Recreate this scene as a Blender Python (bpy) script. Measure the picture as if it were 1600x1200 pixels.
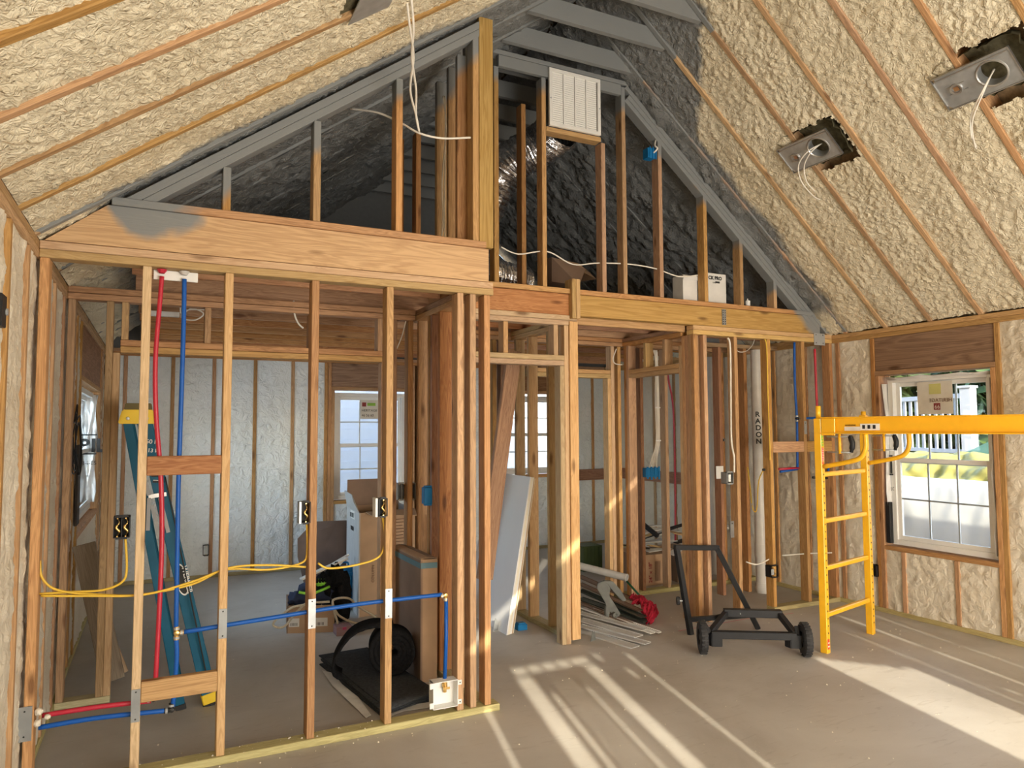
import bpy, bmesh, math, random
import numpy as np
from mathutils import Vector, Matrix, Euler
random.seed(7)
D = bpy.data; C = bpy.context.scene.collection
sc = bpy.context.scene
for o in list(D.objects): D.objects.remove(o)

# ------------------------------------------------------------------ camera
FPX = 1120.0
CAM = Vector((0, 0, 1.6))
yaw, pitch, roll = math.radians(26.24), math.radians(3.53), math.radians(-.26)
FW = Vector((math.sin(yaw)*math.cos(pitch), math.cos(yaw)*math.cos(pitch), math.sin(pitch)))
R0 = Vector((math.cos(yaw), -math.sin(yaw), 0)); U0 = R0.cross(FW)
RT = R0*math.cos(roll) + U0*math.sin(roll); UP = -R0*math.sin(roll) + U0*math.cos(roll)
cd = D.cameras.new('camera'); cd.sensor_width = 36; cd.lens = FPX/1600*36; cd.clip_start = .05; cd.clip_end = 300
cam = D.objects.new('camera', cd); C.objects.link(cam)
m = Matrix((RT, UP, -FW)).transposed().to_4x4(); m.translation = CAM; cam.matrix_world = m
sc.camera = cam

def at(px, py, X=None, Y=None, Z=None):
    """point of the room seen at (px, py) that lies on the plane X=, Y= or Z="""
    d = RT*((px-800)/FPX) - UP*((py-600)/FPX) + FW
    i, v = (0, X) if X is not None else (1, Y) if Y is not None else (2, Z)
    return CAM + d*((v-CAM[i])/d[i])

# ------------------------------------------------------------------ light, world, exposure
sc.view_settings.view_transform = 'Standard'; sc.view_settings.look = 'None'
sc.view_settings.gamma = 1; sc.view_settings.use_curve_mapping = False
sc.view_settings.exposure = 0.0
w = D.worlds.new('sky'); sc.world = w; w.use_nodes = True
nt = w.node_tree; nt.nodes.clear()
sky = nt.nodes.new('ShaderNodeTexSky'); sky.sky_type = 'NISHITA'; sky.sun_disc = False
sky.sun_elevation = math.radians(22); sky.sun_rotation = math.radians(194); sky.air_density = 1.0; sky.dust_density = 1.5
bg = nt.nodes.new('ShaderNodeBackground'); bg.inputs[1].default_value = 1.1
ow = nt.nodes.new('ShaderNodeOutputWorld'); nt.links.new(sky.outputs[0], bg.inputs[0]); nt.links.new(bg.outputs[0], ow.inputs[0])

SUN_AZ, SUN_EL = math.radians(13), math.radians(22)      # travels towards +Y and a little +X
SD = Vector((math.sin(SUN_AZ)*math.cos(SUN_EL), math.cos(SUN_AZ)*math.cos(SUN_EL), -math.sin(SUN_EL)))
sl = D.lights.new('sun', 'SUN'); sl.energy = 9; sl.angle = math.radians(.40); sl.color = (1, .9, .7)
so = D.objects.new('sun', sl); C.objects.link(so); so.location = (-2, -9, 8)
so.rotation_euler = SD.to_track_quat('-Z', 'Y').to_euler()

def area(name, loc, direction, sx, sy, power, col, portal=False):
    l = D.lights.new(name, 'AREA'); l.shape = 'RECTANGLE'; l.size = sx; l.size_y = sy; l.energy = power; l.color = col
    if portal: l.cycles.is_portal = True
    o = D.objects.new(name, l); C.objects.link(o); o.location = loc
    o.rotation_euler = Vector(direction).to_track_quat('-Z', 'Z').to_euler()
    return o
area('rear_fill_lamp', (2.9, -2.35, .95), (0.0, 1, .10), 3.8, 1.6, 290, (1, .95, .86))  # added warm fill lamp behind the camera, inside the closed rear boards
area('sky_light_at_the_left_window', (-1.0, 6.9, 1.75), (1, .0, -.28), 1.2, 1.9, 75, (.70, .86, 1))
area('portal_right', (5.85, 3.72, 1.32), (-1, 0, 0), 1.5, .98, 1, (1, 1, 1), True)
area('portal_back', (2.31, 8.72, 1.41), (0, -1, 0), .9, 1.3, 1, (1, 1, 1), True)

# ------------------------------------------------------------------ materials
def newmat(name):
    m = D.materials.new(name); m.use_nodes = True; t = m.node_tree
    b = t.nodes['Principled BSDF']; return m, t, b
def N(t, typ, **kw):
    n = t.nodes.new(typ)
    for k, v in kw.items():
        if k in n.inputs: n.inputs[k].default_value = v
        else: setattr(n, k, v)
    return n
def ramp(t, src, stops):
    r = t.nodes.new('ShaderNodeValToRGB'); e = r.color_ramp.elements
    while len(e) < len(stops): e.new(.5)
    for i, (p, c) in enumerate(stops):
        e[i].position = p; e[i].color = (*c, 1) if len(c) == 3 else c
    t.links.new(src, r.inputs[0]); return r
def mixc(t, fac, a, b):
    n = t.nodes.new('ShaderNodeMix'); n.data_type = 'RGBA'
    for s, i in ((fac, 0), (a, 6), (b, 7)):
        if hasattr(s, 'is_output'): t.links.new(s, n.inputs[i])
        else: n.inputs[i].default_value = s if i == 0 else (*s, 1)
    return n.outputs[2]
def mth(t, op, a, b=None, c=None, clamp=False):
    n = t.nodes.new('ShaderNodeMath'); n.operation = op; n.use_clamp = clamp
    for i, s in enumerate((a, b, c)):
        if s is None: continue
        if hasattr(s, 'is_output'): t.links.new(s, n.inputs[i])
        else: n.inputs[i].default_value = s
    return n.outputs[0]
def bump(t, b, h, strength, dist=.01):
    n = t.nodes.new('ShaderNodeBump'); n.inputs['Strength'].default_value = strength; n.inputs['Distance'].default_value = dist
    t.links.new(h, n.inputs['Height']); t.links.new(n.outputs[0], b.inputs['Normal'])
def plain(name, col, rough=.5, metal=0, var=.06, scale=12, bmp=0, coat=0, alpha=None, trans=0):
    m, t, b = newmat(name)
    g = t.nodes.new('ShaderNodeNewGeometry')
    n = N(t, 'ShaderNodeTexNoise', Scale=scale, Detail=4.0); t.links.new(g.outputs['Position'], n.inputs['Vector'])
    c0 = tuple(max(0, x*(1-var)) for x in col); c1 = tuple(min(1, x*(1+var)) for x in col)
    r = ramp(t, n.outputs[0], [(.3, c0), (.7, c1)]); t.links.new(r.outputs[0], b.inputs['Base Color'])
    b.inputs['Roughness'].default_value = rough; b.inputs['Metallic'].default_value = metal
    b.inputs['Coat Weight'].default_value = coat; b.inputs['Transmission Weight'].default_value = trans
    if rough > .9: b.inputs['Specular IOR Level'].default_value = .06
    if col[0] < .03 and rough < .6: b.inputs['Specular IOR Level'].default_value = .25
    if alpha: b.inputs['Alpha'].default_value = alpha
    if bmp: bump(t, b, n.outputs[0], bmp)
    return m
def overspray(t, kind):
    """mask 0..1 of the grey paint sprayed around the gable: depends only on where a point is in the room"""
    g = t.nodes.new('ShaderNodeNewGeometry'); s = t.nodes.new('ShaderNodeSeparateXYZ'); t.links.new(g.outputs['Position'], s.inputs[0])
    x, y, z = s.outputs
    n = N(t, 'ShaderNodeTexNoise', Scale=3.2, Detail=3.0); t.links.new(g.outputs['Position'], n.inputs['Vector'])
    nz = mth(t, 'MULTIPLY_ADD', n.outputs[0], .30, -.15)
    if kind == 'foam':
        right = mth(t, 'GREATER_THAN', x, 2.6)
        base = mth(t, 'MULTIPLY_ADD', right, .78, 3.66)
        top = mth(t, 'MULTIPLY', mth(t, 'MULTIPLY_ADD', z, 2.0, -7.9, True), mth(t, 'MULTIPLY_ADD', right, .75, .0))
        f = mth(t, 'ADD', mth(t, 'ADD', mth(t, 'SUBTRACT', y, base), top), nz)
        f = mth(t, 'MULTIPLY_ADD', f, 14.0, .5, True)
        low = mth(t, 'MULTIPLY_ADD', z, 9.0, -23.2, True)
        return mth(t, 'MULTIPLY', f, low)
    if kind == 'beam':      # one fan-shaped patch on the left beam, one at the right end of the right beam
        a = mth(t, 'POWER', mth(t, 'MULTIPLY', mth(t, 'ADD', x, .04), 1/.20), 2.0); c = mth(t, 'POWER', mth(t, 'MULTIPLY', mth(t, 'SUBTRACT', z, 2.69), 1/.17), 2.0)
        f1 = mth(t, 'MULTIPLY_ADD', mth(t, 'SUBTRACT', mth(t, 'ADD', 1.0, mth(t, 'MULTIPLY', nz, 9.0)), mth(t, 'ADD', a, c)), 2.2, .5, True)
        f2 = mth(t, 'MULTIPLY_ADD', mth(t, 'ADD', mth(t, 'ADD', mth(t, 'SUBTRACT', x, 5.25), mth(t, 'SUBTRACT', z, 2.60)), nz), 9.0, .5, True)
        return mth(t, 'MAXIMUM', f1, f2)
    # wood: a band below the rakes, beyond y = 3.6
    roof = mth(t, 'MINIMUM', mth(t, 'MULTIPLY_ADD', x, .73, 2.825), mth(t, 'MULTIPLY_ADD', x, -.84, 7.206))
    roof = mth(t, 'MINIMUM', roof, 4.42)
    d = mth(t, 'SUBTRACT', roof, z)
    f = mth(t, 'MULTIPLY_ADD', mth(t, 'ADD', mth(t, 'SUBTRACT', .24, d), nz), 14.0, .5, True)
    yb = mth(t, 'SUBTRACT', y, mth(t, 'MULTIPLY', mth(t, 'GREATER_THAN', x, 3.4), .9))
    yy = mth(t, 'MULTIPLY_ADD', mth(t, 'ADD', yb, nz), 12.0, -42.5, True)
    return mth(t, 'MULTIPLY', mth(t, 'MULTIPLY', f, yy), mth(t, 'GREATER_THAN', z, 2.47))
GREY = (.235, .245, .245)
def wood(name, a, b_, knots=True, spray=False, rough=.62, scale=1.0, orange=0.0):
    m, t, b = newmat(name)
    tc = t.nodes.new('ShaderNodeTexCoord'); oi = t.nodes.new('ShaderNodeObjectInfo')
    off = t.nodes.new('ShaderNodeVectorMath'); off.operation = 'MULTIPLY_ADD'
    cmb = t.nodes.new('ShaderNodeCombineXYZ')
    for i in range(3): t.links.new(mth(t, 'MULTIPLY', oi.outputs['Random'], 37.0+11*i), cmb.inputs[i])
    t.links.new(tc.outputs['Object'], off.inputs[0]); off.inputs[1].default_value = (1, 1, 1); t.links.new(cmb.outputs[0], off.inputs[2])
    mp = t.nodes.new('ShaderNodeMapping'); mp.inputs['Scale'].default_value = (.9*scale, 14*scale, 14*scale); t.links.new(off.outputs[0], mp.inputs[0])
    n1 = N(t, 'ShaderNodeTexNoise', Scale=1.6, Detail=5.0, Distortion=1.2); t.links.new(mp.outputs[0], n1.inputs['Vector'])
    mp2 = t.nodes.new('ShaderNodeMapping'); mp2.inputs['Scale'].default_value = (2.2, 90, 90); t.links.new(off.outputs[0], mp2.inputs[0])
    n2 = N(t, 'ShaderNodeTexNoise', Scale=1.0, Detail=3.0); t.links.new(mp2.outputs[0], n2.inputs['Vector'])
    wv = mth(t, 'FRACT', mth(t, 'MULTIPLY', n1.outputs[0], 9.0))
    wv = mth(t, 'ABSOLUTE', mth(t, 'MULTIPLY_ADD', wv, 2.0, -1.0))
    f = mth(t, 'MULTIPLY_ADD', n2.outputs[0], .55, mth(t, 'MULTIPLY', wv, .45))
    col = ramp(t, f, [(.22, b_), (.72, a)]).outputs[0]
    hv = t.nodes.new('ShaderNodeHueSaturation'); t.links.new(col, hv.inputs['Color'])
    t.links.new(mth(t, 'MULTIPLY_ADD', oi.outputs['Random'], .020, .492), hv.inputs['Hue'])
    t.links.new(mth(t, 'MULTIPLY_ADD', mth(t, 'FRACT', mth(t, 'MULTIPLY', oi.outputs['Random'], 7.3)), .36, .80), hv.inputs['Value'])
    t.links.new(mth(t, 'MULTIPLY_ADD', mth(t, 'FRACT', mth(t, 'MULTIPLY', oi.outputs['Random'], 17.9)), .30, .80), hv.inputs['Saturation'])
    col = hv.outputs[0]
    if knots:
        mp3 = t.nodes.new('ShaderNodeMapping'); mp3.inputs['Scale'].default_value = (2.6, 9, 9); t.links.new(off.outputs[0], mp3.inputs[0])
        v = N(t, 'ShaderNodeTexVoronoi', Scale=.9); t.links.new(mp3.outputs[0], v.inputs['Vector'])
        k = ramp(t, v.outputs['Distance'], [(.07, (1, 1, 1)), (.17, (0, 0, 0))]).outputs[0]
        col = mixc(t, mth(t, 'MULTIPLY', k, .78), col, (b_[0]*.33, b_[1]*.25, b_[2]*.2))
    if spray: col = mixc(t, overspray(t, 'beam' if spray == 'beam' else 'wood'), col, GREY)
    t.links.new(col, b.inputs['Base Color']); b.inputs['Roughness'].default_value = rough
    b.inputs['Specular IOR Level'].default_value = .3
    bump(t, b, f, .25, .003)
    return m
FIR = wood('fir_lumber', (.57, .325, .14), (.37, .19, .075), spray=True)
FIRD = wood('fir_lumber_dark', (.40, .195, .085), (.25, .10, .04))
JOI = wood('joist_lumber', (.50, .25, .11), (.33, .14, .055))
PINE = wood('light_pine', (.62, .415, .215), (.47, .285, .13))
BEAM = wood('beam_lumber', (.56, .35, .14), (.41, .235, .08), spray='beam', scale=.55)
PTW = wood('treated_lumber', (.50, .43, .22), (.36, .30, .14), knots=False)
PLY = wood('header_plywood', (.36, .20, .11), (.22, .11, .055), scale=.5)
OSB = plain('sheathing_board', (.42, .30, .17), .8, var=.3, scale=40)

def foammat(name, col, dark, scale=26, spray=True, strength=.55):
    m, t, b = newmat(name)
    g = t.nodes.new('ShaderNodeNewGeometry')
    n = N(t, 'ShaderNodeTexNoise', Scale=2.2, Detail=4.0); t.links.new(g.outputs['Position'], n.inputs['Vector'])
    col_ = ramp(t, n.outputs[0], [(.3, dark), (.62, col)]).outputs[0]
    if spray: col_ = mixc(t, overspray(t, 'foam'), col_, GREY)
    t.links.new(col_, b.inputs['Base Color']); b.inputs['Roughness'].default_value = .55
    b.inputs['Specular IOR Level'].default_value = .35
    n2 = N(t, 'ShaderNodeTexNoise', Scale=scale, Detail=3.5, Distortion=.8); t.links.new(g.outputs['Position'], n2.inputs['Vector'])
    h = mth(t, 'ABSOLUTE', mth(t, 'MULTIPLY_ADD', n2.outputs[0], 2.0, -1.0))
    bump(t, b, h, strength, .02)
    return m
FOAM = foammat('spray_foam', (.80, .72, .54), (.74, .65, .465), scale=30, strength=.8)
FOAMW = foammat('wall_foam', (.78, .72, .60), (.68, .60, .47), 18, False, .45)
FOAMB = foammat('back_foam_sky_tint', (.80, .84, .85), (.72, .77, .78), 13, False, .9)  # blue of the window sky light mixed into the foam colour

def concrete():
    m, t, b = newmat('concrete_slab')
    g = t.nodes.new('ShaderNodeNewGeometry')
    n = N(t, 'ShaderNodeTexNoise', Scale=.9, Detail=6.0, Roughness=.62, Distortion=.4); t.links.new(g.outputs['Position'], n.inputs['Vector'])
    c = ramp(t, n.outputs[0], [(.3, (.38, .35, .31)), (.52, (.485, .46, .425)), (.7, (.55, .53, .495))]).outputs[0]
    mp = t.nodes.new('ShaderNodeMapping'); mp.inputs['Scale'].default_value = (2, 9, 1); mp.inputs['Rotation'].default_value = (0, 0, .3)
    t.links.new(g.outputs['Position'], mp.inputs[0])
    n2 = N(t, 'ShaderNodeTexNoise', Scale=2.5, Detail=8.0, Distortion=1.5); t.links.new(mp.outputs[0], n2.inputs['Vector'])
    k = ramp(t, n2.outputs[0], [(.60, (0, 0, 0)), (.70, (1, 1, 1))]).outputs[0]
    c = mixc(t, mth(t, 'MULTIPLY', k, .22), c, (.24, .20, .165))
    n3 = N(t, 'ShaderNodeTexNoise', Scale=120.0, Detail=2.0); t.links.new(g.outputs['Position'], n3.inputs['Vector'])
    c = mixc(t, ramp(t, n3.outputs[0], [(.62, (0, 0, 0)), (.72, (.3, .3, .3))]).outputs[0], c, (.6, .56, .5))
    t.links.new(c, b.inputs['Base Color']); b.inputs['Roughness'].default_value = .55
    bump(t, b, n2.outputs[0], .12, .004)
    return m
CONC = concrete()
WHITE = plain('white_vinyl', (.82, .82, .80), .4, var=.03)
WFILM = plain('white_film', (.78, .78, .77), .5, var=.08, scale=9, bmp=.3)
BLACKP = plain('black_plastic', (.018, .018, .02), .45)
BLACKM = plain('black_painted_steel', (.02, .021, .024), .38)
RUB = plain('black_rubber', (.025, .025, .027), .75, bmp=.2, scale=90)
STEEL = plain('galvanised_steel', (.46, .48, .49), .38, .55, var=.15, scale=18)
GSTEEL = plain('dull_grey_plate', (.30, .31, .31), .5, .5, var=.12)
ALU = plain('aluminium', (.58, .58, .57), .38, .9)
RED = plain('red_pex', (.48, .02, .045), .35)
BLUE = plain('blue_pex', (.012, .10, .42), .35)
YEL = plain('yellow_paint', (.90, .48, .015), .38, var=.05, coat=.2)
YWIRE = plain('yellow_cable', (.80, .52, .05), .45)
WWIRE = plain('white_cable', (.80, .76, .68), .45)
LADB = plain('blue_fibreglass', (.006, .105, .19), .42, var=.08)
LADY = plain('yellow_plastic', (.85, .58, .02), .45)
BRASS = plain('brass', (.75, .5, .18), .3, .9)
BOXB = plain('blue_box_plastic', (.01, .17, .42), .45)
GBOX = plain('grey_box_plastic', (.34, .35, .35), .5)
CARD = plain('cardboard', (.42, .275, .165), .8, var=.1, scale=6)
CARDD = plain('cardboard_dark', (.25, .165, .115), .85, var=.12, scale=6)
CARDW = plain('cardboard_white_side', (.45, .44, .43), .75)
MAT = plain('dark_felt', (.055, .058, .062), .95, var=.25, scale=60, bmp=.5)
FELT = plain('black_felt_roll', (.012, .012, .013), .98, var=.3, scale=80, bmp=.4)
PAPER = plain('white_paper', (.72, .70, .66), .8, var=.1)
ROPE = plain('rope', (.52, .45, .34), .85, var=.2, scale=120)
DRYW = plain('white_board_panel', (.74, .74, .75), .6, var=.03, scale=2)
DRYE = plain('board_edge', (.78, .73, .60), .7)
CLEAR = plain('frosted_plastic_strip', (.52, .52, .51), .3, var=.1, scale=8)
DKTRIM = plain('dark_green_trim', (.03, .045, .04), .3)
BRTRIM = plain('brown_trim', (.16, .10, .07), .35)
CLOTH = plain('red_cloth', (.62, .02, .06), .8, bmp=.4, scale=60)
PVC = plain('pvc_pipe', (.60, .58, .54), .4)
INK = plain('black_ink', (.015, .015, .015), .6)
INKB = plain('brown_ink', (.16, .08, .045), .7)
INKR = plain('dark_red_ink', (.25, .03, .03), .6)
GREEN = plain('green_print', (.25, .5, .04), .5)
REDP = plain('red_print', (.75, .05, .03), .5)
LIME = plain('lime_plastic', (.25, .62, .05), .5)
NAVY = plain('navy_fabric', (.02, .03, .07), .9)
TAPE = plain('teal_tape', (.09, .20, .25), .5)
STICK = plain('sticker_paper', (.72, .68, .60), .6)
GRILLE = plain('white_grille', (.80, .79, .75), .4, var=.02)
GAPSHADE = plain('painted_gap_shade', (.03, .025, .02), .95)
FOIL = plain('foil_duct', (.50, .50, .52), .22, .95, var=.3, scale=40, bmp=.6)
PINK = plain('pink_chalk', (.62, .25, .30), .9)
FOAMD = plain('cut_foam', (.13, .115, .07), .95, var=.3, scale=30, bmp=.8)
CRUMB = plain('foam_crumb', (.80, .74, .62), .8)
def glassmat():
    m = D.materials.new('window_glass'); m.use_nodes = True; t = m.node_tree; t.nodes.clear()
    tr = t.nodes.new('ShaderNodeBsdfTransparent'); tr.inputs[0].default_value = (.93, .95, .95, 1)
    gl = t.nodes.new('ShaderNodeBsdfGlossy'); gl.inputs['Roughness'].default_value = .03
    fr = t.nodes.new('ShaderNodeFresnel'); fr.inputs[0].default_value = 1.3
    mx = t.nodes.new('ShaderNodeMixShader'); o = t.nodes.new('ShaderNodeOutputMaterial')
    t.links.new(fr.outputs[0], mx.inputs[0]); t.links.new(tr.outputs[0], mx.inputs[1]); t.links.new(gl.outputs[0], mx.inputs[2]); t.links.new(mx.outputs[0], o.inputs[0])
    return m
GLASS = glassmat()

# ------------------------------------------------------------------ helpers
def empty(name, loc=(0, 0, 0), rz=0):
    o = D.objects.new(name, None); C.objects.link(o); o.location = loc; o.rotation_euler.z = rz; o.empty_display_size = .1
    return o
def tag(o, label, cat, group=None):
    o['label'] = label; o['category'] = cat
    if group: o['group'] = group
    return o
def thing(name, label, cat, loc=(0, 0, 0), rz=0, group=None):
    return tag(empty(name, loc, rz), label, cat, group)
def structure(name, loc=(0, 0, 0)):
    o = empty(name, loc); o['kind'] = 'structure'; return o
def wparent(o, parent):
    """parent keeping the world position (parents sit in the world unrotated or are already final)"""
    if parent is not None:
        o.parent = parent
        pm = Matrix.Translation(parent.location) @ parent.rotation_euler.to_matrix().to_4x4()
        o.matrix_parent_inverse = pm.inverted()
def link(name, me, parent=None, mat=None):
    o = D.objects.new(name, me); C.objects.link(o)
    if mat is not None and not me.materials: me.materials.append(mat)
    wparent(o, parent); return o
CACHE = {}
def block_mesh(L, W, H, mat, ch=.003):
    k = (round(L, 3), round(W, 3), round(H, 3), mat.name, ch)
    if k in CACHE: return CACHE[k]
    bm = bmesh.new(); bmesh.ops.create_cube(bm, size=1)
    for v in bm.verts: v.co = Vector((v.co.x*L, v.co.y*W, v.co.z*H))
    if ch and min(L, W, H) > ch*2.5:
        bmesh.ops.bevel(bm, geom=list(bm.edges), offset=ch, segments=1, affect='EDGES')
    me = D.meshes.new('block'); bm.to_mesh(me); bm.free(); me.materials.append(mat); CACHE[k] = me
    return me
def lum(name, parent, x0, x1, y0, y1, z0, z1, mat, ch=.003):
    """a straight piece; local X runs along its length"""
    s = [abs(x1-x0), abs(y1-y0), abs(z1-z0)]; c = ((x0+x1)/2, (y0+y1)/2, (z0+z1)/2)
    a = s.index(max(s))
    if a == 0: me = block_mesh(s[0], s[1], s[2], mat, ch); r = (0, 0, 0)
    elif a == 1: me = block_mesh(s[1], s[0], s[2], mat, ch); r = (0, 0, math.pi/2)
    else: me = block_mesh(s[2], s[1], s[0], mat, ch); r = (0, -math.pi/2, 0)
    o = link(name, me, parent); o.location = c; o.rotation_euler = r
    return o
def bar(name, parent, p0, p1, W, H, mat, up=(0, 0, 1), ch=.003):
    """piece of section W x H from p0 to p1; H is measured along `up`"""
    p0, p1, up = Vector(p0), Vector(p1), Vector(up); d = p1-p0; L = d.length; x = d.normalized()
    y = up.cross(x).normalized(); z = x.cross(y)
    me = block_mesh(L, W, H, mat, ch); o = link(name, me, parent)
    mm = Matrix((x, y, z)).transposed().to_4x4(); mm.translation = (p0+p1)/2
    o.location = mm.translation; o.rotation_euler = mm.to_euler()
    return o
def smooth_pts(pts, n=6):
    P = [Vector(p) for p in pts]
    if len(P) < 3 or n < 2: return P
    out = []
    for i in range(len(P)-1):
        a = P[max(i-1, 0)]; b = P[i]; c = P[i+1]; d = P[min(i+2, len(P)-1)]
        for k in range(n):
            t = k/n; out.append(.5*((2*b)+(c-a)*t+(2*a-5*b+4*c-d)*t*t+(3*b-a-3*c+d)*t**3))
    out.append(P[-1]); return out
def tube_bm(bm, pts, r, n=6, sides=8, cap=True, closed=False):
    P = smooth_pts(pts, n); rings = []; up = Vector((.13, .31, .94))
    for i, p in enumerate(P):
        t = (P[min(i+1, len(P)-1)]-P[max(i-1, 0)]).normalized()
        a = t.cross(up)
        if a.length < .1: a = t.cross(Vector((1, .2, 0)))
        a.normalize(); b = t.cross(a); up = b.cross(t)*-1 if False else up
        rr = r[i*len(r)//len(P)] if isinstance(r, (list, tuple)) else r
        rings.append([bm.verts.new(p+(a*math.cos(2*math.pi*k/sides)+b*math.sin(2*math.pi*k/sides))*rr) for k in range(sides)])
    for A, B in zip(rings, rings[1:]):
        for k in range(sides):
            f = bm.faces.new((A[k], A[(k+1) % sides], B[(k+1) % sides], B[k])); f.smooth = True
    if cap:
        bm.faces.new(rings[0][::-1]); bm.faces.new(rings[-1])
def tube(name, parent, pts, r, mat, n=6, sides=8):
    bm = bmesh.new(); tube_bm(bm, pts, r, n, sides)
    bmesh.ops.recalc_face_normals(bm, faces=bm.faces)
    me = D.meshes.new(name); bm.to_mesh(me); bm.free(); return link(name, me, parent, mat)
def poly(name, parent, verts, faces, mat, smooth=False):
    me = D.meshes.new(name); me.from_pydata([tuple(v) for v in verts], [], faces); me.update()
    if smooth: me.polygons.foreach_set('use_smooth', [True]*len(me.polygons))
    return link(name, me, parent, mat)
def prism(name, parent, outline, thick, mat, ch=0):
    """outline: 3D points of a flat polygon; extruded by the vector thick"""
    n = len(outline); o = [Vector(p) for p in outline]; t = Vector(thick)
    bm = bmesh.new(); a = [bm.verts.new(p) for p in o]; b = [bm.verts.new(p+t) for p in o]
    bm.faces.new(a); bm.faces.new(b[::-1])
    for i in range(n): bm.faces.new((a[i], b[i], b[(i+1) % n], a[(i+1) % n]))
    bmesh.ops.recalc_face_normals(bm, faces=bm.faces)
    if ch: bmesh.ops.bevel(bm, geom=list(bm.edges), offset=ch, segments=2, affect='EDGES')
    me = D.meshes.new(name); bm.to_mesh(me); bm.free(); return link(name, me, parent, mat)
def lathe(name, parent, prof, center, axis, mat, sides=24):
    """prof: (radius, height) along axis"""
    ax = Vector(axis).normalized(); a = ax.orthogonal().normalized(); b = ax.cross(a); c = Vector(center)
    vs = []; fs = []
    for r, h in prof:
        for k in range(sides):
            t = 2*math.pi*k/sides; vs.append(c+ax*h+(a*math.cos(t)+b*math.sin(t))*r)
    for i in range(len(prof)-1):
        for k in range(sides):
            fs.append((i*sides+k, i*sides+(k+1) % sides, (i+1)*sides+(k+1) % sides, (i+1)*sides+k))
    o = poly(name, parent, vs, fs, mat)
    return o
def text(name, parent, s, origin, xdir, ydir, size, mat, align='LEFT', ext=.0006, bold=0):
    c = D.curves.new(name, 'FONT'); c.body = s; c.size = size; c.align_x = align; c.extrude = ext; c.offset = bold
    tmp = D.objects.new('tmp', c); C.objects.link(tmp)
    bpy.context.view_layer.update()
    me = D.meshes.new_from_object(tmp.evaluated_get(bpy.context.evaluated_depsgraph_get()))
    D.objects.remove(tmp)
    x, y = Vector(xdir).normalized(), Vector(ydir).normalized(); z = x.cross(y)
    me.transform(Matrix((x, y, z)).transposed().to_4x4()); 
    me.transform(Matrix.Translation(Vector(origin)))
    me.materials.clear()
    return link(name, me, parent, mat)
def merged(name, parent, boxes, mat, kind=None):
    """several axis boxes joined into one mesh"""
    vs = []; fs = []
    for (x0, x1, y0, y1, z0, z1) in boxes:
        k = len(vs)
        vs += [(x, y, z) for x in (x0, x1) for y in (y0, y1) for z in (z0, z1)]
        fs += [(k, k+1, k+3, k+2), (k+4, k+6, k+7, k+5), (k, k+4, k+5, k+1), (k+2, k+3, k+7, k+6), (k, k+2, k+6, k+4), (k+1, k+5, k+7, k+3)]
    o = poly(name, parent, vs, fs, mat)
    if kind: o['kind'] = kind
    return o

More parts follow.
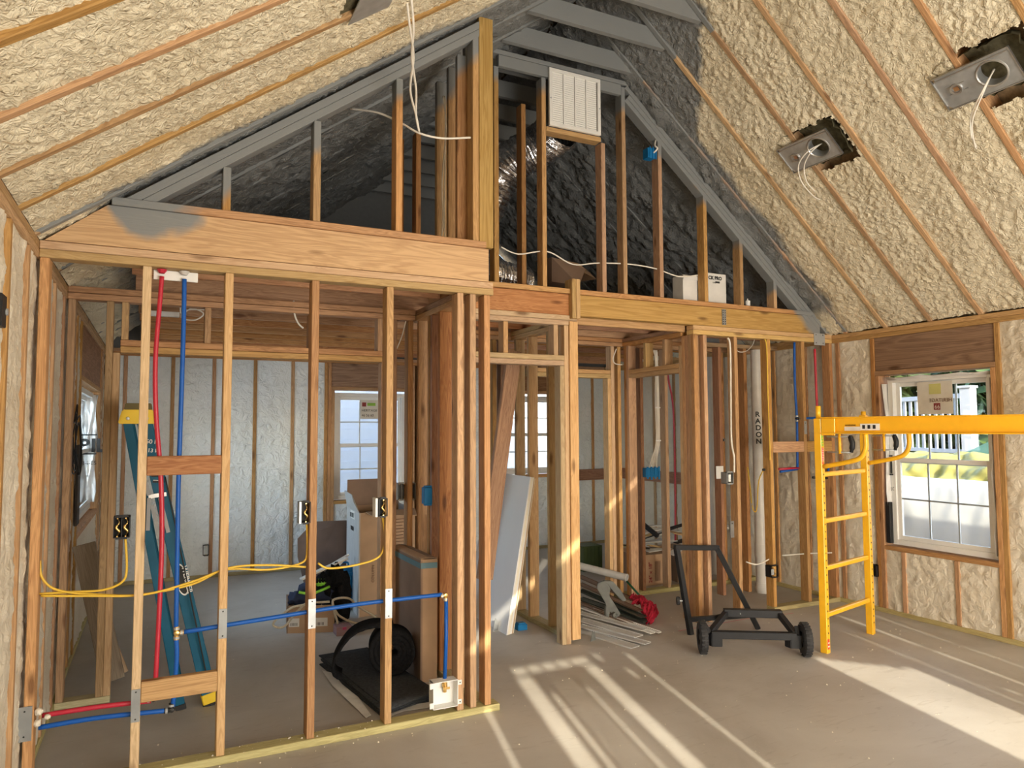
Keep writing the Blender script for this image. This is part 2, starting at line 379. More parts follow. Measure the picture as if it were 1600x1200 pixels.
# vectorised gradient noise
_rng = np.random.RandomState(3); _perm = _rng.permutation(512); _perm = np.concatenate([_perm, _perm]); _ga = _rng.rand(512)*2*np.pi
def pn(x, y):
    xi = np.floor(x).astype(int); yi = np.floor(y).astype(int); fx = x-xi; fy = y-yi
    u_ = fx*fx*fx*(fx*(fx*6-15)+10); v_ = fy*fy*fy*(fy*(fy*6-15)+10)
    def g(ix, iy, dx, dy):
        a = _ga[_perm[(_perm[ix % 512]+iy) % 512]]; return np.cos(a)*dx+np.sin(a)*dy
    n00 = g(xi, yi, fx, fy); n10 = g(xi+1, yi, fx-1, fy); n01 = g(xi, yi+1, fx, fy-1); n11 = g(xi+1, yi+1, fx-1, fy-1)
    return (n00*(1-u_)+n10*u_)*(1-v_)+(n01*(1-u_)+n11*u_)*v_
SEED = [0]
def foam(parent, O, U, V, Nn, lu, lv, mat, res=.014, amp=1.0, over=.008, depth=.012, name='foam_fill', hole=None, lump=.075):
    """bumpy spray-foam skin over a bay: U across the bay (between two framing members), V along it, Nn into the room"""
    O, U, V, Nn = (np.array(Vector(a), float) for a in (O, U, V, Nn))
    SEED[0] += 1; s = SEED[0]*7.13
    nu = max(3, int((lu+2*over)/res)); nv = max(3, int(lv/res))
    a = np.linspace(-over, lu+over, nu); b = np.linspace(0, lv, nv)
    A, B = np.meshgrid(a, b, indexing='ij')
    wx = pn(A*6+s, B*6)*.05; wy = pn(A*6, B*6+s+9)*.05
    X_, Y_ = A+wx, B+wy
    h = np.abs(pn(X_/lump+s, Y_/lump))*1.7+np.abs(pn(X_/(lump*.45)+s, Y_/(lump*.45)+5))*1.15
    h2 = pn(A/.28+s, B/.35)
    e = np.minimum(A+over, lu+over-A)
    edge = 1-np.exp(-np.maximum(e, 0)/.022)
    rag = pn(A*3+s*2, B/.11)*1.3+pn(A*3+s, B/.035)*.7
    H = amp*(h*.017+h2*.018-.012)*edge-depth*.55+(1-edge)*(rag*.008-.010)
    W = O+A[..., None]*U+B[..., None]*V+H[..., None]*Nn
    vs = W.reshape(-1, 3); idx = np.arange(nu*nv).reshape(nu, nv)
    keep = np.ones((nu-1, nv-1), bool)
    if hole is not None:
        u0, u1, v0, v1 = hole; am = (A[:-1, :-1]+A[1:, 1:])/2; bmid = (B[:-1, :-1]+B[1:, 1:])/2
        jit = pn(am*25+s, bmid*25)*.03
        keep = ~((am > u0+jit) & (am < u1+jit) & (bmid > v0+jit) & (bmid < v1-jit))
    q = np.stack([idx[:-1, :-1], idx[1:, :-1], idx[1:, 1:], idx[:-1, 1:]], -1)[keep]
    if np.dot(np.cross(U, V), Nn) < 0: q = q[:, ::-1]
    me = D.meshes.new(name); me.vertices.add(len(vs)); me.vertices.foreach_set('co', vs.ravel())
    me.loops.add(q.size); me.loops.foreach_set('vertex_index', q.ravel().astype(np.int32))
    me.polygons.add(len(q)); me.polygons.foreach_set('loop_start', (np.arange(len(q))*4).astype(np.int32))
    me.polygons.foreach_set('use_smooth', np.ones(len(q), bool))
    me.update(calc_edges=True)
    return link(name, me, parent, mat)

ST, SW = .038, .089            # stud thickness and width
XL, XR, Y1, Y2, YB, Y4, YR = -.5, 5.65, 3.79, 4.67, 4.93, 8.5, -2.6
ZP, ZT = 2.38, 2.457           # underside and top of the double top plates
EAVE, SL, SR = 2.46, .73, .84
XRD = (SR*XR+SL*XL)/(SL+SR); RIDGE = EAVE+SL*(XRD-XL); COL = 4.42      # ridge and collar heights
def roofz(x): return EAVE+min(SL*(x-XL), SR*(XR-x))

# ------------------------------------------------------------------ floor and outdoor ground
fl = poly('floor', None, [(XL-.15, YR-.1, 0), (XR+.15, YR-.1, 0), (XR+.15, Y4+.15, 0), (XL-.15, Y4+.15, 0), (XL-.15, YR-.1, -.1), (XR+.15, YR-.1, -.1), (XR+.15, Y4+.15, -.1), (XL-.15, Y4+.15, -.1)],
          [(0, 1, 2, 3), (7, 6, 5, 4), (0, 4, 5, 1), (1, 5, 6, 2), (2, 6, 7, 3), (3, 7, 4, 0)], CONC); fl['kind'] = 'structure'

# ------------------------------------------------------------------ roof: rafters, foam bays, collar ties
ceil = structure('ceiling')
RY = [4.12-.404*k for k in range(17)] + [4.12+.404*k for k in range(1, 11)]
def slope_dirs(left):
    s = SL if left else SR; n = math.hypot(1, s)
    if left: return Vector((1/n, 0, s/n)), Vector((s/n, 0, -1/n)), Vector((XL, 0, EAVE)), (XRD-XL)*n
    return Vector((-1/n, 0, s/n)), Vector((-s/n, 0, -1/n)), Vector((XR, 0, EAVE)), (XR-XRD)*n
for left in (True, False):
    U, Nn, O, L = slope_dirs(left)
    for y in RY:
        a = O+Vector((0, y, 0))-Nn*.07; bar('rafter', ceil, a-U*.05, a+U*L, ST, .14, FIR if y > YR else FIR, up=-Nn)
    ys = sorted(RY)
    cans = {True: [(2.915, .33, 1.45)], False: [(3.72, 2.10, 1.78), (2.51, 2.12, 1.80)]}[left]
    for y0, y1 in zip(ys, ys[1:]):
        lo, hi = y0+ST/2, y1-ST/2
        near = hi > .6
        res = .0125 if .6 < hi < 4.8 else .024 if hi >= 4.8 else .05
        hole = None
        if not left and (abs(hi-3.72+ST/2) < .02): hole = (.02, .40, 1.62, 2.0)
        if not left and abs(hi-2.51+ST/2) < .02: hole = (.0, .40, 1.60, 2.02)
        if left and abs(hi-2.915+ST/2) < .02: hole = (.18, .40, 1.42, 1.74)
        if left and abs(hi-2.11+ST/2) < .02: hole = None
        foam(ceil, O+Vector((0, lo, 0)), (0, 1, 0), U, Nn, hi-lo, L-.02, FOAM, res=.009 if hole else res, hole=hole, amp=(1.0 if left else 1.1) if hi < 4.8 else 2.2, over=.014 if hi < 4.8 else .022, depth=.012 if hi < 4.8 else -.02, lump=.062 if hi < 4.8 else .10)
    # roof deck
    n = math.hypot(1, SL if left else SR)
    q = [O+Vector((0, YR-.15, 0))-Nn*.15-U*.35, O+Vector((0, Y4+.2, 0))-Nn*.15-U*.35, O+Vector((0, Y4+.2, 0))-Nn*.15+U*(L+.12), O+Vector((0, YR-.15, 0))-Nn*.15+U*(L+.12)]
    prism('roof_deck', ceil, q, -Nn*.02, OSB)
def xl_at(z): return XL+(z-EAVE)/SL
def xr_at(z): return XR-(z-EAVE)/SR
for y in [v for v in RY if v > -2.4]:
    # collar tie, cut to the slopes
    yy = y+ST/2; z0, z1 = COL-.005, COL+.135
    prism('collar_tie', ceil, [(xl_at(z0)+.0, yy, z0), (xr_at(z0), yy, z0), (xr_at(z1), yy, z1), (xl_at(z1), yy, z1)], (0, ST, 0), FIR)

# ------------------------------------------------------------------ exterior walls
def ext_wall(name, axis, plane, out, s0, s1, studs, openings, fmat, res, amp=.55, top=True, foam_to=None):
    """axis 'Y': wall along Y at x=plane; axis 'X': wall along X at y=plane. out=+1/-1: outward side. openings: (a0,a1,z0,z1)"""
    w = structure(name)
    def B(nm, a0, a1, z0, z1, d0, d1, mat):
        lo, hi = sorted((plane+out*d0, plane+out*d1))
        return lum(nm, w, lo, hi, a0, a1, z0, z1, mat) if axis == 'Y' else lum(nm, w, a0, a1, lo, hi, z0, z1, mat)
    B('bottom_plate', s0, s1, 0, ST, 0, .14, PTW)
    B('top_plate', s0, s1, ZP, ZP+ST, 0, .14, FIR); B('top_plate', s0, s1, ZP+ST+.001, ZT, 0, .14, FIR)
    cols = []
    for s in studs:
        full = all(not (a0-.01 < s < a1+.01) for a0, a1, *_ in openings)
        if full: B('stud', s-ST/2, s+ST/2, ST+.001, ZP-.001, .001, .139, FIR); cols.append((s-ST/2, s+ST/2))
    for (a0, a1, z0, z1) in openings:
        for e, sg in ((a0, -1), (a1, 1)):
            p0, p1 = sorted((e, e+sg*ST)); B('jack_stud', p0, p1, ST+.001, z1, .001, .139, FIR)
            q0, q1 = sorted((e+sg*(ST+.001), e+sg*(2*ST+.001))); B('king_stud', q0, q1, ST+.001, ZP-.001, .001, .139, FIR); cols.append((min(p0, q0), max(p1, q1)))
        B('sill_plate', a0+.001, a1-.001, z0-ST, z0-.001, .001, .139, FIR)
        B('header', a0-ST, a1+ST, z1+.041, ZP-.001, .012, .139, PLY)
        B('header_plate', a0-ST, a1+ST, z1+.002, z1+.04, .001, .139, FIR)
        for s in studs:
            if a0+.05 < s < a1-.05: B('cripple_stud', s-ST/2, s+ST/2, ST+.001, z0-ST-.001, .001, .139, FIR)
    cols = sorted(cols)
    def F(a0, a1, z0, z1):
        if a1-a0 < .04: return
        Nv = Vector((-out, 0, 0)) if axis == 'Y' else Vector((0, -out, 0)); Uv = Vector((0, 1, 0)) if axis == 'Y' else Vector((1, 0, 0))
        O = Vector((plane+out*.006, a0, z0)) if axis == 'Y' else Vector((a0, plane+out*.006, z0))
        foam(w, O, Uv, (0, 0, 1), Nv, a1-a0, z1-z0, fmat, res=res, amp=amp, over=.009, depth=.006, lump=.10)
    edges = [(s0, s0)] + cols + [(s1, s1)]
    for (p, a), (b, q) in zip(edges, edges[1:]):
        if b-a < .04: continue
        op = [o for o in openings if o[0]-.02 <= (a+b)/2 <= o[1]+.02]
        if not op: F(a, b, ST, ZP)
    for (a0, a1, z0, z1) in openings:
        cs = [a0-ST]+[s for s in studs if a0+.05 < s < a1-.05]+[a1+ST]
        for i, (a, b) in enumerate(zip(cs, cs[1:])):
            F(a+(ST/2 if i else ST), b-(ST/2 if i < len(cs)-2 else ST), ST, z0-ST)
    # sheathing with the openings cut out
    bx = []; pts = sorted({s0-.15, s1+.15, *[v for o in openings for v in o[:2]]})
    for a, b in zip(pts, pts[1:]):
        op = [o for o in openings if o[0] <= (a+b)/2 <= o[1]]
        zs = [(-.1, op[0][2]), (op[0][3], 2.6)] if op else [(-.1, 2.6)]
        for z0, z1 in zs:
            lo, hi = sorted((plane+out*.141, plane+out*.155)); bx.append((lo, hi, a, b, z0, z1) if axis == 'Y' else (a, b, lo, hi, z0, z1))
    merged('sheathing', w, bx, OSB)
    return w
W1 = (3.262, 4.20, .58, 2.045)     # right window
W2 = (1.86, 2.77, .76, 2.06)       # back window
W3 = (4.02, 4.92, .98, 2.06)       # second back window
W4 = (6.0, 7.9, .86, 1.96)         # left window
wr = ext_wall('wall_right', 'Y', XR, 1, YR, Y4, [YR+.06+.406*k for k in range(0)]+[3.09-.406*k for k in range(1, 14)]+[4.03, 3.58]+[4.62, 5.0, 5.40, 5.8, 6.2, 6.6, 7.0, 7.4, 7.8, 8.2], [W1], FOAMW, .016, amp=.85)
wl = ext_wall('wall_left', 'Y', XL, -1, YR, Y4, [3.57, 3.15, 2.74, 2.33]+[2.33-.406*k for k in range(1, 12)]+[4.05, 4.45, 4.86, 5.25, 5.65, 8.2], [W4], FOAMW, .016, amp=.75)
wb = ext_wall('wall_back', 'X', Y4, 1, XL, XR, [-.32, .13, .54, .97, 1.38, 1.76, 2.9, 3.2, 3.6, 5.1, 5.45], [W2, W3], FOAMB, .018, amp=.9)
# left part is lit by its own daylight; gable end over the back wall and over the rear wall
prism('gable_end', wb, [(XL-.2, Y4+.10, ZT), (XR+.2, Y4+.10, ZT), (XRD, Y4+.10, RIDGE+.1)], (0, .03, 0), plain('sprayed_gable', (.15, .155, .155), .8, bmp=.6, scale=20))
# rear wall behind the photographer: invented boards, slotted to shape the sun strips on the floor
wrear = structure('wall_rear')
holes = [(.51, .62, .3, 2.84), (1.02, 1.115, .3, 2.84), (.66, .69, .3, 2.70), (.90, .925, .3, 2.70), (.21, .24, .3, 2.69), (1.40, 1.43, .3, 2.88),
         (2.66, 2.74, .3, 2.60), (2.74, 2.82, .3, 2.56), (2.82, 2.90, .3, 2.53), (2.90, 2.98, .3, 2.50), (2.98, 3.06, .3, 2.47), (3.06, 3.18, .3, 2.43), (3.600, 3.625, 2.53, 2.88), (3.61, 3.635, .3, 2.49), (3.90, 3.915, 2.5, 2.9), (3.91, 3.925, .3, 2.46), (3.32, 3.335, .3, 2.75), (1.17, 1.20, 2.86, 2.93), (1.28, 1.31, 2.69, 2.77),
         (.52, .62, 2.85, 2.915), (.635, .73, 2.85, 2.915), (.745, .84, 2.85, 2.915), (.855, .95, 2.85, 2.915), (.965, 1.10, 2.85, 2.915), (3.42, 3.46, 2.175, 2.21)]
holes += [(round(.735+.038*k, 3), round(.747+.038*k, 3), .3, 2.80) for k in range(4)] + [(round(.93+.036*k, 3), round(.94+.036*k, 3), .3, 2.80) for k in range(2)]  # added fine slits pass part of the sun between the strips
xs = sorted({XL-.15, XR+.15, *[v for h in holes for v in h[:2]]})
bx = []
for a, b in zip(xs, xs[1:]):
    zs = sorted([(h[2], h[3]) for h in holes if h[0] <= (a+b)/2 <= h[1]]); z = -.1
    for q0, q1 in zs: bx.append((a, b, YR-.05, YR-.02, z, q0)); z = q1
    bx.append((a, b, YR-.05, YR-.02, z, 3.0))
merged('sun_slot_boards', wrear, bx, OSB)
prism('gable_end', wrear, [(XL-.2, YR-.05, 3.0), (XR+.2, YR-.05, 3.0), (XR-.6, YR-.05, 3.0), (XRD, YR-.05, RIDGE+.1), (XL+.7, YR-.05, 3.0)], (0, .03, 0), OSB)

# ------------------------------------------------------------------ front partition (left) with its beam and open gable
wf = structure('wall_front', (XL, Y1, 0))
lum('bottom_plate', wf, XL+.001, 1.78, Y1-.005, Y1+SW-.005, 0, ST, PTW)
lum('top_plate', wf, XL+.001, 1.75, Y1, Y1+SW, ZP, ZP+ST, PINE); lum('top_plate', wf, XL+.001, 1.75, Y1+.004, Y1+SW, ZP+ST+.002, ZT, PINE)
bo = prism('beam', wf, [(XL+.02, Y1+.003, ZT+.002), (1.72, Y1+.003, ZT+.002), (1.72, Y1+.003, 2.652), (-.235, Y1+.003, 2.652)], (0, SW-.006, 0), BEAM)
lum('beam_cap', wf, XL+.28, 1.70, Y1-.012, Y1+SW, 2.654, 2.692, PINE if False else FIR)
studs1 = [(-.495, -.44), (-.083, -.045), (.283, .321), (.706, .744), (1.108, 1.146), (1.522, 1.560), (1.60, 1.638), (1.69, 1.728)]
for a, b in studs1:
    lum('stud', wf, a, a+ST, Y1+.001, Y1+SW, ST+.001, ZP-.001, PINE if a in (-.083, .283) else FIR)
for pa, pb, z0 in (((219, 702), (343, 730), 0), ((209, 1018), (346, 1056), 0)):
    zt = at((pa[0]+pb[0])/2, (pa[1]+1), Y=Y1)[2]
for (z0, z1) in ((1.385, 1.475), (.345, .44)):
    lum('blocking', wf, -.044, .282, Y1+.0, Y1+ST, z0, z1, FIRD if z0 > 1 else FIR)
# gable studs and rakes on the left
def gstud(x0, x1, y, parent, mat=FIR, base=2.693, drop=.10):
    lum('gable_stud', parent, x0, x1, y+.001, y+SW, base, min(roofz(x0), roofz(x1), COL)-drop, mat)
for x0 in (.262, .705, 1.155): gstud(x0, x0+ST, Y1, wf)
lum('gable_stud', wf, 1.62, 1.658, Y1+.001, Y1+SW, 2.693, roofz(1.62)-.06, FIR); lum('gable_post', wf, 1.66, 1.75, Y1-.002, Y1+ST, 2.66, 4.055, BEAM); lum('gable_post', wf, 1.66, 1.75, Y1+ST+.002, Y1+SW, 2.693, 4.03, FIR); lum('gable_stud', wf, 1.57, 1.655, Y1+.12, Y1+.158, 2.693, 3.86, FIR)
U, Nn, O, L = slope_dirs(True)
for k in range(1):
    a = Vector((-.17, Y1+SW/2, roofz(-.17)))+Nn*.028; b = Vector((1.70, Y1+SW/2, roofz(1.70)))+Nn*.028
    bar('rake_plate', wf, a, b, SW, ST, FIR, up=-Nn)
    bar('rake_plate', wf, a+U*.06+Nn*.039, b-U*.06+Nn*.039, SW, ST, FIR, up=-Nn)

# ------------------------------------------------------------------ centre partition with doorway, beam and open gable
wc = structure('wall_center', (1.8, Y2, 0))
lum('top_plate', wc, 1.9, 2.862, Y2, Y2+SW, ZP, ZP+ST, PINE); lum('top_plate', wc, 1.9, 2.862, Y2, Y2+SW, ZP+ST+.002, ZT, PINE)
lum('top_plate', wc, 3.995, XR-.001, Y2, Y2+SW, ZP, ZP+ST, PINE); lum('top_plate', wc, 3.995, XR-.001, Y2, Y2+SW, ZP+ST+.002, ZT, PINE)
lum('beam', wc, 1.80, 2.80, Y2+.012, Y2+SW-.003, ZT+.002, 2.622, JOI)
lum('beam', wc, 2.868, XR-.15, Y2+.003, Y2+SW-.003, ZT+.002, 2.622, BEAM)
lum('beam', wc, 2.868, 4.0, Y2+.11, Y2+.11+ST, ZP+.03, 2.60, BEAM)
lum('beam_cap', wc, 1.80, 2.80, Y2-.008, Y2+SW, 2.624, 2.662, FIR); lum('beam_cap', wc, 2.868, XR-.25, Y2-.008, Y2+SW, 2.624, 2.662, FIR)
lum('splice_block', wc, 2.795, 2.83, Y2-.04, Y2+.07, 2.43, 2.735, PINE); lum('splice_block', wc, 2.832, 2.868, Y2-.04, Y2+.07, 2.43, 2.735, PINE)
# doorway header, cripples, posts
for z0 in (2.07, 2.11): lum('header', wc, 1.9, 2.745, Y2+.001, Y2+SW, z0, z0+ST, PINE)
for a in (2.235, 2.655): lum('cripple_stud', wc, a, a+ST, Y2+.001, Y2+SW, 2.149, ZP-.001, PINE)
lum('jack_stud', wc, 2.707, 2.745, Y2+.001, Y2+SW, .001, 2.069, PINE)
lum('king_stud', wc, 2.746, 2.784, Y2+.001, Y2+SW, .001, ZP-.001, PINE); lum('stud', wc, 2.786, 2.86, Y2-.012, Y2+SW, .03, 2.41, PINE)
lum('block', wc, 2.70, 2.862, Y2-.014, Y2+SW+.004, 0, .03, PINE) if False else None
# right hand studs
for a in (4.10, 4.44, 4.828, 5.250, 5.61):
    lum('stud', wc, a, a+ST, Y2+.001, Y2+SW, ST+.001 if a > 4.7 else .001, ZP-.001, FIR)
lum('stud', wc, 5.272+.002, 5.312, Y2+.001, Y2+SW, ST+.001, ZP-.001, PINE) if False else None
lum('bottom_plate', wc, 4.828, XR-.001, Y2-.004, Y2+SW, 0, ST, PTW)
for a, b in ((4.866, 5.250), (5.288, 5.61)): lum('blocking', wc, a+.001, b-.001, Y2+.001, Y2+ST, 1.375, 1.47, FIR)
# corner post of four plies
for k in range(4): lum('post_ply', wc, 3.995, 4.033 if k == 0 else 4.084, Y2+.001+k*.039, Y2+.001+k*.039+ST, .001, ZP-.001, FIR)
# gable
for x0, m_ in ((2.165, FIR), (2.452, FIRD), (2.565, FIR), (3.10, FIR), (3.30, FIR), (3.66, FIR), (4.13, FIR), (4.53, FIR), (4.925, FIR)):
    dy = .12 if x0 in (2.452,) else 0
    z1 = roofz(x0+ST/2)-.12
    if x0 < 3.2: z1 = COL-.14
    if x0 == 3.10: z1 = 3.86
    if x0 == 3.30: z1 = COL-.06
    if x0 == 2.452: z1 = 4.1
    lum('gable_stud', wc, x0, x0+ST, Y2+.001+dy, Y2+SW+dy, 2.663, min(z1, COL-.04), m_)
lum('gable_plate', wc, 2.205, 3.30, Y2+.001, Y2+ST, COL-.13, COL-.045, FIR)
lum('gable_plate', wc, 2.16, 3.42, Y2+.001, Y2+SW, COL-.04, COL-.006, FIR)
lum('gable_plate', wc, 2.605, 3.10, Y2+.001, Y2+SW, 3.865, 3.903, FIR)
lum('gable_plate', wc, 2.605, 3.10, Y2+.001, Y2+SW, 3.826, 3.863, FIR) if False else None
U, Nn, O, L = slope_dirs(False)
for k, dd in ((0, .02), (1, .062), (2, .104)):
    x0 = 3.36+(.05 if k else 0); x1 = XR-.02-k*.10
    a = Vector((x0, Y2+SW/2, roofz(x0)))+Nn*dd; b = Vector((x1, Y2+SW/2, roofz(x1)))+Nn*dd
    bar('rake_plate', wc, b, a, SW, ST, FIR, up=-Nn)
# return wall between the two gables above the beams
ws = structure('wall_side', (1.75, Y1+SW, 0))
lum('beam', ws, 1.66, 1.75, Y1+SW+.001, Y2-.001, ZT+.002, 2.62, JOI)
for y in (4.02, 4.30, 4.52): lum('gable_stud', ws, 1.663, 1.748, y, y+ST, 2.693, roofz(1.66)-.05, FIR)
lum('gable_stud', ws, 1.53, 1.568, 4.95, 5.04, 2.693, roofz(1.50)-.2, FIRD); lum('gable_stud', ws, 1.66, 1.698, 4.95, 5.04, 2.693, roofz(1.6)-.2, FIR)
# lower return wall of the closet
lum('top_plate', ws, 1.66, 1.748, Y1+SW+.001, 5.05, ZP, ZP+ST, PINE); lum('top_plate', ws, 1.66, 1.748, Y1+SW+.001, 5.05, ZP+ST+.002, ZT, FIR)
lum('bottom_plate', ws, 1.66, 1.748, Y1+SW+.001, 5.05, 0, ST, PTW)
for y in (4.10, 4.16, 4.45, 4.60, 4.66, 4.88): lum('stud', ws, 1.662, 1.748, y, y+ST, ST+.001, ZP-.001, FIR if y < 4.3 or y > 4.64 else FIRD)

# ------------------------------------------------------------------ inner closet wall with a wide opening
wi = structure('wall_closet', (XL, YB, 0))
for z in (ZP, ZP+ST+.002): lum('top_plate', wi, XL+.001, 1.655, YB, YB+SW, z, z+ST-.001, FIR)
for z in (2.07, 2.11): lum('header', wi, -.218, 1.475, YB+.001, YB+SW, z, z+ST, FIR)
for a in (-.215, .25, .90, 1.375): lum('cripple_stud', wi, a, a+ST, YB+.001, YB+SW, 2.149, ZP-.001, FIR)
for a, b in ((-.296, -.258), (-.495, -.457), (1.48, 1.518), (1.60, 1.638)): lum('stud', wi, a, b, YB+.001, YB+SW, ST+.001, ZP-.001, FIRD if a > 1 else FIR)
lum('jack_stud', wi, -.257, -.219, YB+.001, YB+SW, ST+.001, 2.069, PINE); lum('jack_stud', wi, 1.405, 1.443, YB+.001, YB+SW, ST+.001, 2.069, FIR)
lum('bottom_plate', wi, XL+.001, -.219, YB, YB+SW, 0, ST, PTW); lum('bottom_plate', wi, 1.405, 1.64, YB, YB+SW, 0, ST, PTW)

# ------------------------------------------------------------------ hall: side wall with a door opening, far wall
wh = structure('wall_hall', (4.0, Y2+.16, 0))
lum('top_plate', wh, 3.995, 4.084, Y2+.16, 5.70, ZP, ZP+ST, FIR); lum('top_plate', wh, 3.995, 4.084, Y2+.16, 5.70, ZP+ST+.002, ZT, FIR)
for z in (2.07, 2.11): lum('header', wh, 3.996, 4.083, 4.87, 5.60, z, z+ST, PINE)
for y in (5.05, 5.33): lum('cripple_stud', wh, 3.996, 4.083, y, y+ST, 2.149, ZP-.001, PINE)
lum('jack_stud', wh, 3.996, 4.083, 4.83, 4.868, .001, 2.3, FIR)
for y in (5.602, 5.642): lum('stud', wh, 3.996, 4.083, y, y+ST, .001, ZP-.001, FIR)
wd = structure('wall_far', (2.9, 5.70, 0))
YE = 5.70
for z in (ZP, ZP+ST+.002): lum('top_plate', wd, 2.2, XR-.001, YE, YE+SW, z, z+ST-.001, FIR)
for z in (2.07, 2.11): lum('header', wd, 2.96, 3.86, YE+.001, YE+SW, z, z+ST, PINE)
for a in (3.42,): lum('cripple_stud', wd, a, a+ST, YE+.001, YE+SW, 2.149, ZP-.001, PINE)
for a, m_ in ((3.865, PINE), (3.94, FIR), (4.50, PINE), (4.20, FIRD), (5.0, FIRD), (5.23, FIR), (2.62, FIR), (2.70, FIRD), (2.30, FIRD)):
    lum('stud', wd, a, a+ST, YE+.001, YE+SW, ST+.001, ZP-.001, m_)
lum('jack_stud', wd, 3.825, 3.863, YE+.001, YE+SW, .001, 2.069, PINE)
lum('bottom_plate', wd, 3.91, XR-.001, YE-.003, YE+SW, 0, ST, PTW); lum('bottom_plate', wd, 2.2, 2.75, YE-.003, YE+SW, 0, ST, PTW)
# short wall running back from the doorway (left of the hall)
wk = structure('wall_passage', (2.9, 4.8, 0))
lum('top_plate', wk, 2.80, 2.889, Y2+SW+.001, YE-.001, ZP, ZP+ST, PINE); lum('top_plate', wk, 2.80, 2.889, Y2+SW+.001, YE-.001, ZP+ST+.002, ZT, PINE)
lum('bottom_plate', wk, 2.80, 2.889, Y2+SW+.001, YE-.01, 0, ST, PTW)
for y, m_ in ((4.86, FIR), (5.02, PINE), (5.36, PINE), (5.60, PINE)): lum('stud', wk, 2.801, 2.888, y, y+ST, ST+.001, ZP-.001, m_)
# right room inner stud row
wq = structure('wall_bath', (4.9, 5.35, 0))
for a, m_ in ((5.185, FIR), (4.86, FIRD)): lum('stud', wq, a, a+ST, 5.33, 5.33+SW, .001, ZP-.001, m_)
lum('top_plate', wq, 4.6, XR-.001, 5.33, 5.33+SW, ZP, ZP+ST, FIR)

# ------------------------------------------------------------------ floor joists of the loft (run along X) and loft deck
lj = structure('ceiling_joists')
yj = [4.07, 4.42]+[5.10+.40*k for k in range(9)]
for y in yj: lum('joist', lj, XL+.35, 2.9 if y > 4.6 else 1.655, y, y+ST, ZT+.003, ZT+.143, JOI)
for y in [4.90+.40*k for k in range(9)]: lum('joist', lj, 2.91, XR-.2, y, y+ST, ZT+.003, ZT+.143, JOI)
lum('loft_deck', lj, .35, XR-.5, 4.80, Y4-.02, ZT+.146, ZT+.162, PLY)
# ------------------------------------------------------------------ windows
def window(name, axis, plane, out, a0, a1, z0, z1, cols, flip=False):
    w = structure(name)
    def B(nm, p, q, zz0, zz1, d0, d1, mat, par=w, ch=.002):
        lo, hi = sorted((plane+out*d0, plane+out*d1))
        return lum(nm, par, lo, hi, p, q, zz0, zz1, mat, ch) if axis == 'Y' else lum(nm, par, p, q, lo, hi, zz0, zz1, mat, ch)
    f = .045; zm = (z0+z1)/2
    for p, q in ((a0, a0+f), (a1-f, a1)): B('window_frame', p, q, z0, z1, .06, .135, WHITE)
    for p, q in ((z0, z0+f), (z1-f, z1)): B('window_frame', a0+f, a1-f, p, q, .06, .135, WHITE)
    for nm, s0, s1, d in (('upper_sash', zm-.02, z1-f, .105), ('lower_sash', z0+f, zm+.025, .075)):
        s = structure(nm) if False else empty(nm); wparent(s, w)
        t = .036; p0, p1 = a0+f, a1-f
        for p, q in ((p0, p0+t), (p1-t, p1)): B('stile', p, q, s0, s1, d, d+.026, WHITE, s)
        for p, q in ((s0, s0+t), (s1-t, s1)): B('rail', p0+t, p1-t, p, q, d, d+.026, WHITE, s)
        for i in range(1, cols):
            c = p0+t+(p1-p0-2*t)*i/cols; B('glazing_bar', c-.007, c+.007, s0+t, s1-t, d+.010, d+.018, WHITE, s, 0)
        c = (s0+s1)/2; B('glazing_bar', p0+t, p1-t, c-.007, c+.007, d+.009, d+.017, WHITE, s, 0)
        B('pane', p0+t, p1-t, s0+t, s1-t, d+.005, d+.008, GLASS, s, 0)
    return w
window('window_1', 'Y', XR, 1, W1[0]+.015, W1[1]-.04, W1[2]+.01, W1[3]-.022, 3)
window('window_2', 'X', Y4, 1, W2[0]+.01, W2[1]-.03, W2[2]+.01, W2[3]-.03, 3)
window('window_3', 'X', Y4, 1, W3[0]+.01, W3[1]-.01, W3[2]+.01, W3[3]-.03, 3)
window('window_4', 'Y', XL, -1, W4[0]+.01, W4[1]-.01, W4[2]+.01, W4[3]-.01, 4)

# stickers on the glass
def sheet(name, parent, o, ux, uy, wd, ht, mat, t=.0015):
    o = Vector(o); ux = Vector(ux).normalized(); uy = Vector(uy).normalized(); n = ux.cross(uy)
    return prism(name, parent, [o, o+ux*wd, o+ux*wd+uy*ht, o+uy*ht], n*t, mat)
s1 = thing('window_sticker', 'large paper sticker with a dark red square on the glass of the right-hand window', 'sticker', (5.735, 3.74, 1.67))
ux, uz = Vector((0, -1, 0)), Vector((0, 0, 1))
sheet('sheet', s1, (5.735, 3.905, 1.70), ux, uz, .30, .27, STICK)
sheet('red_square', s1, (5.7325, 3.765, 1.735), ux, uz, .055, .055, INKR)
sheet('logo_panel', s1, (5.7325, 3.80, 1.865), ux, uz, .10, .085, plain('pale_yellow_print', (.62, .60, .22), .6))
text('lettering', s1, 'HERITAGE', (5.7315, 3.66, 1.80), -ux, uz, .045, INKB) if False else text('lettering', s1, 'HERITAGE', (5.7315, 3.61, 1.80), (0, 1, 0), uz, .042, INKB)
text('numeral', s1, '66', (5.7315, 3.758, 1.745), ux, uz, .045, STICK)
s2 = thing('window_sticker', 'paper sticker with green and red print on the upper glass of the back window', 'sticker', (2.2, 8.60, 1.74))
sheet('sheet', s2, (2.19, 8.598, 1.72), (1, 0, 0), uz, .27, .23, STICK)
sheet('red_square', s2, (2.21, 8.596, 1.87), (1, 0, 0), uz, .05, .05, INKR)
sheet('green_strip', s2, (2.275, 8.596, 1.88), (1, 0, 0), uz, .10, .035, GREEN)
